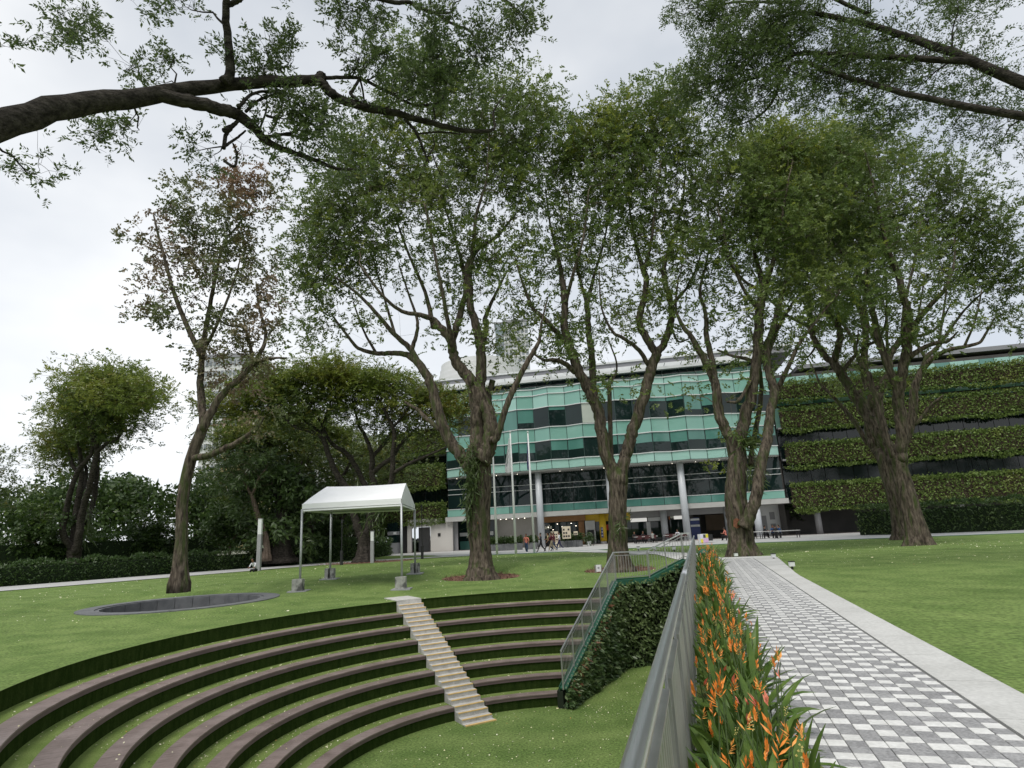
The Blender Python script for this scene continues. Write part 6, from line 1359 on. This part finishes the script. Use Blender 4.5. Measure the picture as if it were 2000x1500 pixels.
def person(loc, rz, label, shirt, trousers, shoes=SHOE, stride=.3, arms=((.12, .1), (.12, -.15)), sit=False, fore=None, sleeves='short', group=None, scale=1.0, lean=0.0):
    """x to the side, y forward (facing +y)"""
    V, E, Rr, M_ = [], [], [], []
    def add(p, r, par, m):
        V.append(p); Rr.append(r); i = len(V) - 1
        if par is not None: E.append((par, i)); M_.append((np.array(V[par]), np.array(p), m))
        return i
    hz = .92 if not sit else .5
    pel = add((0, 0, hz), .135, None, 1); ab = add((0, lean * .4, hz + .2), .125, pel, 0); ch = add((0, lean * .9, hz + .4), .15, ab, 0); nk = add((0, lean * 1.2 + .01, hz + .56), .055, ch, 2)
    h1 = add((0, lean * 1.4 + .03, hz + .64), .078, nk, 2); h2 = add((0, lean * 1.5 + .035, hz + .73), .092, h1, 2); h3 = add((0, lean * 1.5 + .015, hz + .8), .06, h2, 2)
    for s, sw in ((-1, 1), (1, -1)):
        hp = add((s * .09, 0, hz - .05), .1, pel, 1)
        if sit: kn = add((s * .13, .42, hz + .0), .075, hp, 1); an = add((s * .13, .4, .1), .05, kn, 1); ft = add((s * .14, .52, .045), .042, an, 3)
        else:
            st = stride * sw
            kn = add((s * .09, st * .42 + .05, .5), .078, hp, 1); an = add((s * .09, st * 1.0 - (.0 if st > 0 else .06), .1 + (0 if st >= 0 else abs(st) * .22)), .05, kn, 1); ft = add((s * .1, st * 1.0 + .15 - (.0 if st > 0 else .06), .045 + (0 if st >= 0 else abs(st) * .08)), .045, an, 3)
        shd = add((s * .19, lean * .95, hz + .47), .065, ch, 0)
        sp, fw = arms[0] if s < 0 else arms[1]
        el = add((s * (.2 + sp * .6), lean * .9 + fw, hz + .2), .046, shd, 0); f = fore[0 if s < 0 else 1] if fore else (fw * 1.6 + .1, hz - .04)
        wr = add((s * (.2 + sp * .5), lean * .9 + f[0], f[1]), .034, el, 0 if sleeves == 'long' else 2); add((s * (.19 + sp * .4), lean * .9 + f[0] + .05, f[1] - .07 if f[1] < hz + .1 else f[1] + .06), .036, wr, 2)
    me = bpy.data.meshes.new('person'); me.from_pydata(V, E, []); o = bpy.data.objects.new('person', me); COL.objects.link(o)
    bm = bmesh.new(); bm.from_mesh(me); ly = bm.verts.layers.skin.verify(); bm.verts.ensure_lookup_table()
    for i, v in enumerate(bm.verts): v[ly].radius = (Rr[i], Rr[i] * (.78 if i in (0, 1, 2) else 1)); v[ly].use_root = (i == 0)
    bm.to_mesh(me); bm.free()
    o.modifiers.new('skin', 'SKIN'); sb = o.modifiers.new('sub', 'SUBSURF'); sb.levels = 1; sb.render_levels = 1
    m2 = bpy.data.meshes.new_from_object(o.evaluated_get(bpy.context.evaluated_depsgraph_get())); bpy.data.objects.remove(o)
    m2.materials.clear()
    for m in (shirt, trousers, SKIN, shoes): m2.materials.append(m)
    A = np.array([q[0] for q in M_]); Bq = np.array([q[1] for q in M_]); mm = [q[2] for q in M_]
    for f in m2.polygons:
        c = np.array(f.center); d = Bq - A; t = np.clip(((c - A) * d).sum(1) / np.maximum((d * d).sum(1), 1e-9), 0, 1); j = int(np.argmin(np.linalg.norm(c - A - d * t[:, None], axis=1)))
        mi = mm[j]
        if mi == 2 and c[2] < hz + .54 and abs(c[0]) < .13: mi = 0
        f.material_index = mi; f.use_smooth = True
    root = thing('person', loc, label, 'person', group); root.rotation_euler = (0, 0, rz); root.scale = (scale,) * 3
    def attach(n, mesh): q = bpy.data.objects.new(n, mesh); COL.objects.link(q); q.parent = root; return q
    attach('body', m2)
    hd = np.array(V[h2]); k = MB(); N1, N2 = 10, 6; vs_ = []
    for a in range(N2 + 1):
        th = PI * .6 * a / N2
        for b in range(N1): ph = 2 * PI * b / N1; vs_.append((hd[0] + .1 * math.sin(th) * math.cos(ph), hd[1] - .022 + .112 * math.sin(th) * math.sin(ph) * (1 if math.sin(ph) < 0 else (.85 if th < 1.2 else .45)), hd[2] + .01 + .115 * math.cos(th)))
    k.v += vs_
    for a in range(N2):
        for b in range(N1): k.f.append((a * N1 + b, a * N1 + (b + 1) % N1, (a + 1) * N1 + (b + 1) % N1, (a + 1) * N1 + b)); k.m.append(0)
    attach('hair', k.mesh('hair', HAIR, True))
    k = MB(); k.add([hd + q for q in (np.array([-.018, .085, -.02]), np.array([.018, .085, -.02]), np.array([0, .118, -.025]), np.array([0, .085, .03]))], [(0, 2, 3), (2, 1, 3), (0, 1, 2)]); attach('nose', k.mesh('nose', SKIN))
    return root
def pp(px, D, z0=0.0): q = at(px, 1060, D); return (q[0], D, z0)
GW = 'people walking along the plaza edge'
LFT = PI / 2; RGT = -PI / 2
person(pp(1028, 58.4, -.02), PI * .92, 'person in a pink shirt and blue jeans walking between two flagpoles', SH['pink'], TR['jeans'], stride=.16, group=GW)
person(pp(1056.5, 59.0, 0), LFT * 1.1, 'person in dark clothes raising a hand to the face, right of the right flagpole', SH['dark'], TR['black'], SHOED, stride=-.34, arms=((.1, .2), (.1, -.12)), fore=((.28, 1.42), (-.1, .88)), group=GW)
person(pp(1071, 59.6, 0), LFT * .95, 'person in a tan shirt and black trousers looking at something held in both hands', SH['tan'], TR['black'], stride=-.42, arms=((.05, .1), (.05, .08)), fore=((.32, 1.12), (.3, 1.12)), group=GW)
person(pp(1077.5, 59.2, 0), LFT * .9, 'person in a maroon shirt and khaki trousers striding behind the tan shirt', SH['maroon'], TR['khaki'], stride=.3, arms=((.1, .22), (.1, -.2)), group=GW)
person(pp(1082, 61.5, 0), LFT, 'person in blue trousers almost hidden behind the maroon shirt', SH['maroon'], TR['jeans'], SHOED, stride=.25, group=GW)
person(pp(1092.5, 63.5, 0), LFT * 1.05, 'person in a white shirt and navy trousers walking last, before the cafe', SH['white'], TR['navy'], stride=-.3, group=GW)
q = at(499, 1116, 48.6); person((q[0], 48.6, float(H(q[0], 48.6)) - .34), PI * .93, 'person in a white top sitting cross-legged at the path edge by the light column', SH['white'], TR['black'], SHOED, sit=True, lean=.28, arms=((.05, .2), (.05, .2)), fore=((.3, .62), (.3, .62)))
GS = 'people sitting under the arcade'
for (px, D, rz, sh, lab) in ((1276, 71.2, 0, 'grey', 'person in a grey top sitting with back turned at the left cafe table'), (1257, 73.3, PI, 'black', 'person in black sitting across the left cafe table'), (1240, 73.4, PI, 'black', 'person in black at the left end of the left cafe table'), (1326, 73.8, PI * .8, 'white', 'person in a white top leaning over the second cafe table'),
                             (1420, 66.5, LFT * .6, 'pink', 'person in a pink top sitting left of the low forked tree'), (1464, 66.6, RGT, 'white', 'person in white seated just right of the low forked tree'), (1495, 66.9, RGT, 'black', 'person in black at the left of the right-end table group'), (1512, 66.9, PI, 'blue', 'person in blue at the middle of the right-end table group'), (1519, 65.1, .2, 'black', 'person in black with back turned in the right-end table group'), (1527, 66.4, LFT, 'blue', 'person in blue at the right end of the table group')):
    pr = person(pp(px, D, .0), rz, lab, SH[sh], TR['black'], SHOE if sh == 'grey' else SHOED, sit=True, lean=.08, arms=((.05, .15), (.05, .15)), fore=((.36, .74), (.36, .74)), group=GS)
    k = MB(); k.box(-.22, .22, -.24, .2, .34, .39); 
    x, y = pr.location.x, pr.location.y
    if px > 1330:
        st_ = thing('stool', (x, y, .013), 'dark stool under ' + lab.replace('person', 'the person', 1), 'stool')
        k2 = MB(); k2.box(x - .2, x + .2, y - .2, y + .2, .33, .385); k2.obj('seat', BLACK, st_); k2 = MB(); k2.box(x - .05, x + .05, y - .05, y + .05, .013, .33); k2.obj('leg', BLACK, st_)

# ------------------------------------------------------------------ flower bed
HL = mat('heliconia leaf', (0.058, 0.118, 0.02), (0.125, 0.195, 0.036), scale=9, rough=.45, spec=.3, trans=.2, coords='obj', c3=(0.12, 0.17, 0.045), w3=(.54, .7))
HLY = mat('yellowing leaf', (0.2, 0.17, 0.04), (0.1, 0.13, 0.03), scale=6, rough=.5, trans=.2, coords='obj')
OR = mat('orange bract', (0.88, 0.25, 0.03), (0.92, 0.4, 0.08), scale=12, rough=.45, trans=.2, coords='obj'); OR2 = mat('pale orange bract', (0.9, 0.38, 0.07), (0.92, 0.52, 0.14), scale=12, rough=.45, trans=.2, coords='obj'); PK = mat('salmon bract', (0.8, 0.2, 0.12), (0.85, 0.32, 0.2), scale=12, rough=.45, trans=.2, coords='obj')
YB = mat('yellow bud', (0.5, 0.42, 0.1), (0.6, 0.5, 0.2), scale=12, rough=.5, coords='obj'); STM = mat('flower stem', (0.06, 0.1, 0.03), (0.1, 0.14, 0.05), scale=8, rough=.5, coords='obj')
def blade(L_, W_, tilt, curl, n=7, base=.22):
    k = MB(); xs = np.linspace(0, 1, n); x = z_ = 0.0; a = tilt; pts = [(0, 0)]
    for i in range(n - 1): a -= curl / (n - 1); x += math.cos(a) * L_ / (n - 1); z_ += math.sin(a) * L_ / (n - 1); pts.append((x, z_))
    for i, (t, (x, z_)) in enumerate(zip(xs, pts)):
        w_ = W_ * (.10 if t < base else math.sin(PI * min(1, (t - base) / (1 - base)) ** .75) ** .8) / 2 * (1 if t < .999 else .02); w_ = max(w_, W_ * .03)
        k.v += [(x, -w_, z_ + w_ * .45), (x, 0, z_), (x, w_, z_ + w_ * .45)]
    for i in range(n - 1): k.f += [(3 * i, 3 * i + 1, 3 * i + 4, 3 * i + 3), (3 * i + 1, 3 * i + 2, 3 * i + 5, 3 * i + 4)]; k.m += [0, 0]
    return k
LFM = [blade(.6, .066, 1.35, .5), blade(.55, .058, 1.2, .75), blade(.5, .064, 1.05, 1.0), blade(.63, .07, 1.42, .3), blade(.45, .055, .85, .9), blade(.52, .062, 1.3, 1.3)]
LFM = [q.mesh('leaf', HL, True) for q in LFM] + [blade(.6, .09, .9, 1.6).mesh('leaf', HLY, True)]
def stalk(h, ln): k = MB(); k.tube([(0, 0, 0), (ln * .3, 0, h * .5), (ln, 0, h)], [.006, .005, .004], 4); return k.mesh('flower_stalk', STM)
def bracts(n, sz, m, seed, openn=.55):
    rs = random.Random(seed); k = MB()
    for i in range(n):
        an = rs.choice((0, PI)) + rs.uniform(-.7, .7); el = 1.5 - openn * (1 - i / n) - rs.uniform(0, .3); L_ = sz * rs.uniform(.75, 1.15) * (1 - .3 * i / n); h0 = .02 * i * sz / .1
        d = np.array([math.cos(an) * math.cos(el), math.sin(an) * math.cos(el), math.sin(el)]); s = np.array([-math.sin(an), math.cos(an), 0]) * L_ * .17; u = np.cross(d, s / np.linalg.norm(s)) * L_ * .07
        b = np.array([0, 0, h0]); k.add([b, b + d * L_ * .4 + s, b + d * L_ * .4 + u * 1.4, b + d * L_ * .4 - s, b + d * L_], [(0, 1, 2), (0, 2, 3), (1, 4, 2), (2, 4, 3), (0, 3, 1), (1, 3, 4)])
    return k.mesh('flower', m)
def buds(seed):
    rs = random.Random(seed); k = MB()
    for i in range(9):
        a = rs.uniform(0, 6.3); c = np.array([math.cos(a) * .016, math.sin(a) * .016, .012 * i]); r = .008
        k.add([c + q for q in (np.array([r, 0, 0]), np.array([-r, 0, 0]), np.array([0, r, 0]), np.array([0, -r, 0]), np.array([0, 0, r * 1.3]), np.array([0, 0, -r]))], [(0, 2, 4), (2, 1, 4), (1, 3, 4), (3, 0, 4), (2, 0, 5), (1, 2, 5), (3, 1, 5), (0, 3, 5)])
    return k.mesh('flower', YB)
FLM = [bracts(6, .085, OR, 1), bracts(7, .075, OR, 2, .75), bracts(5, .09, OR, 3, .45), bracts(3, .1, PK, 4, .3), bracts(7, .07, OR2, 5, .9), bracts(2, .11, PK, 6, .15), buds(7), buds(8)]
STL = [stalk(.6, .1), stalk(.72, .05), stalk(.54, .16)]; STH = [(.1, .62), (.05, .72), (.16, .54)]
GP = 'orange flowering plants in the bed beside the railing'; PLB = ('leafy plant without a bloom', 'leafy plant carrying one beak shaped bloom', 'leafy plant carrying two beak shaped blooms')
def plant(x, y, nl, nf, sc):
    root = thing('flowering_plant', (x, y, PZ - .03), PLB[nf] + ' in the ' + ('near' if y < 6 else 'middle' if y < 14 else 'far') + ' stretch of the flower bed', 'plant', GP); root.scale = (sc, sc, sc); a0 = RN.uniform(0, 6.3); root.rotation_euler = (0, 0, a0)
    for i in range(nl):
        me = LFM[6] if RN.random() < .05 else LFM[RN.randrange(6)]; o = bpy.data.objects.new('leaf', me); COL.objects.link(o); o.parent = root
        o.location = (RN.uniform(-.07, .07), RN.uniform(-.07, .07), RN.uniform(0, .1)); o.rotation_euler = (RN.uniform(-.25, .25), RN.uniform(-.2, .2), 2 * PI * i / nl * 1.7 + RN.uniform(-.5, .5)); s = RN.uniform(.75, 1.15); o.scale = (s, s, s)
    for i in range(nf):
        j = RN.randrange(3); o = bpy.data.objects.new('flower_stalk', STL[j]); COL.objects.link(o); o.parent = root; o.location = (RN.uniform(-.08, .08), RN.uniform(-.08, .08), .02); o.rotation_euler = (0, 0, RN.uniform(0, 6.3)); s = RN.uniform(.85, 1.12); o.scale = (1, 1, s)
        f = bpy.data.objects.new('flower', RN.choices(FLM, (5, 5, 4, 2, 4, 1.5, 1.2, 1.2))[0]); COL.objects.link(f); f.parent = o; f.location = (STH[j][0], 0, STH[j][1]); f.rotation_euler = (RN.uniform(-.2, .2), RN.uniform(-.1, .5), RN.uniform(0, 6.3)); fs = RN.uniform(.5, .88); f.scale = (fs, fs, fs / s)
y = 1.55; row = 0
while y < 27.4:
    x0, x1 = rail_x(y) + .2, path_x(y) - .08; n = 5 if y < 8 else 4; far_ = y > 11
    x1 += .1; x0 -= .05
    for i in range(n):
        x = x0 + (x1 - x0) * (i + .5 + RN.uniform(-.25, .25)) / n; yy = y + RN.uniform(-.1, .1)
        plant(x, yy, 6 if far_ else (9 if y < 6 else 8), RN.choice((0, 1, 1, 2)) if far_ else RN.choice((1, 1, 2, 2)), RN.uniform(.72, 1.0) * (1.15 if far_ else 1.0))
    y += .27 if y < 6 else (.34 if y < 11 else .55); row += 1

# ------------------------------------------------------------------ fallen leaves and petals
rng = np.random.default_rng(77); pts = []
def scatter(n, fn):
    while n > 0:
        q = fn()
        if q is not None: pts.append(q); n -= 1
def on_lawn():
    y = (22 if rng.uniform() < .8 else 8) + 40 * rng.uniform() ** 1.3; x = rng.uniform(-26, 30)
    if np.hypot(x - BC[0], y - BC[1]) < RIM + .05 or np.hypot(x - PIT[0], y - PIT[1]) < 4.2 or (y < 27.5 and 3.5 < x < path_x(y) + 2.6) or (x < 3.5 and y < 18) or (y < 31.5 and abs(x - path_x(y) - .9) < 1.9) or y > 57: return None
    return (x, y, float(H(x, y)) + .012)
def on_floor():
    r = 6 * math.sqrt(rng.uniform()); t = rng.uniform(0, 2 * PI); x, y = BC[0] + r * math.cos(t), BC[1] + r * math.sin(t)
    if rng.uniform() < .25: x, y = rng.uniform(1.5, 5), rng.uniform(20, 27.3)
    if x > WA[0] and y > 20.9 and (x - WA[0]) / (WB[0] - WA[0]) * (WB[1] - WA[1]) + WA[1] < y + .3: return None
    return (x, y, ZF + .012)
def on_tier():
    k_ = rng.integers(1, 8); r = R7 + (7 - k_) * TW + (rng.uniform(.38, .74) if rng.uniform() < .85 else rng.uniform(0, .36)); lo = wall_th(r) + .02; t = lo + (TH1 - lo) * rng.uniform()
    if abs(t - THS) * r < SW + .05: return None
    zz = ZR - k_ * HH; return (BC[0] + r * math.cos(t), BC[1] + r * math.sin(t), zz + (-.002 if (r - R7 - (7 - k_) * TW) > .37 else .008))
scatter(4200, on_lawn); scatter(1500, on_floor); scatter(1500, on_tier)
c = np.array(pts); n = len(c); ax = rng.normal(size=(n, 3)); ax[:, 2] *= .15; sz = .022 + .03 * rng.uniform(0, 1, n) ** 3 + (rng.uniform(0, 1, n) < .015) * .07; sz = sz * np.where(c[:, 1] > 30, 1.6, 1.1)
V_, F_ = leaves(c, unit(ax), sz, sz * .8, rng, .95)
struct(link('fallen_leaves', fastmesh('fallen_leaves', V_, F_, [mat('fallen petals', (0.7, 0.66, 0.32), (0.85, 0.83, 0.66), scale=30, rough=.8, island=.8), mat('fallen leaf', (0.4, 0.24, 0.06))], (rng.uniform(0, 1, n) < .05).astype(int))), 'stuff')
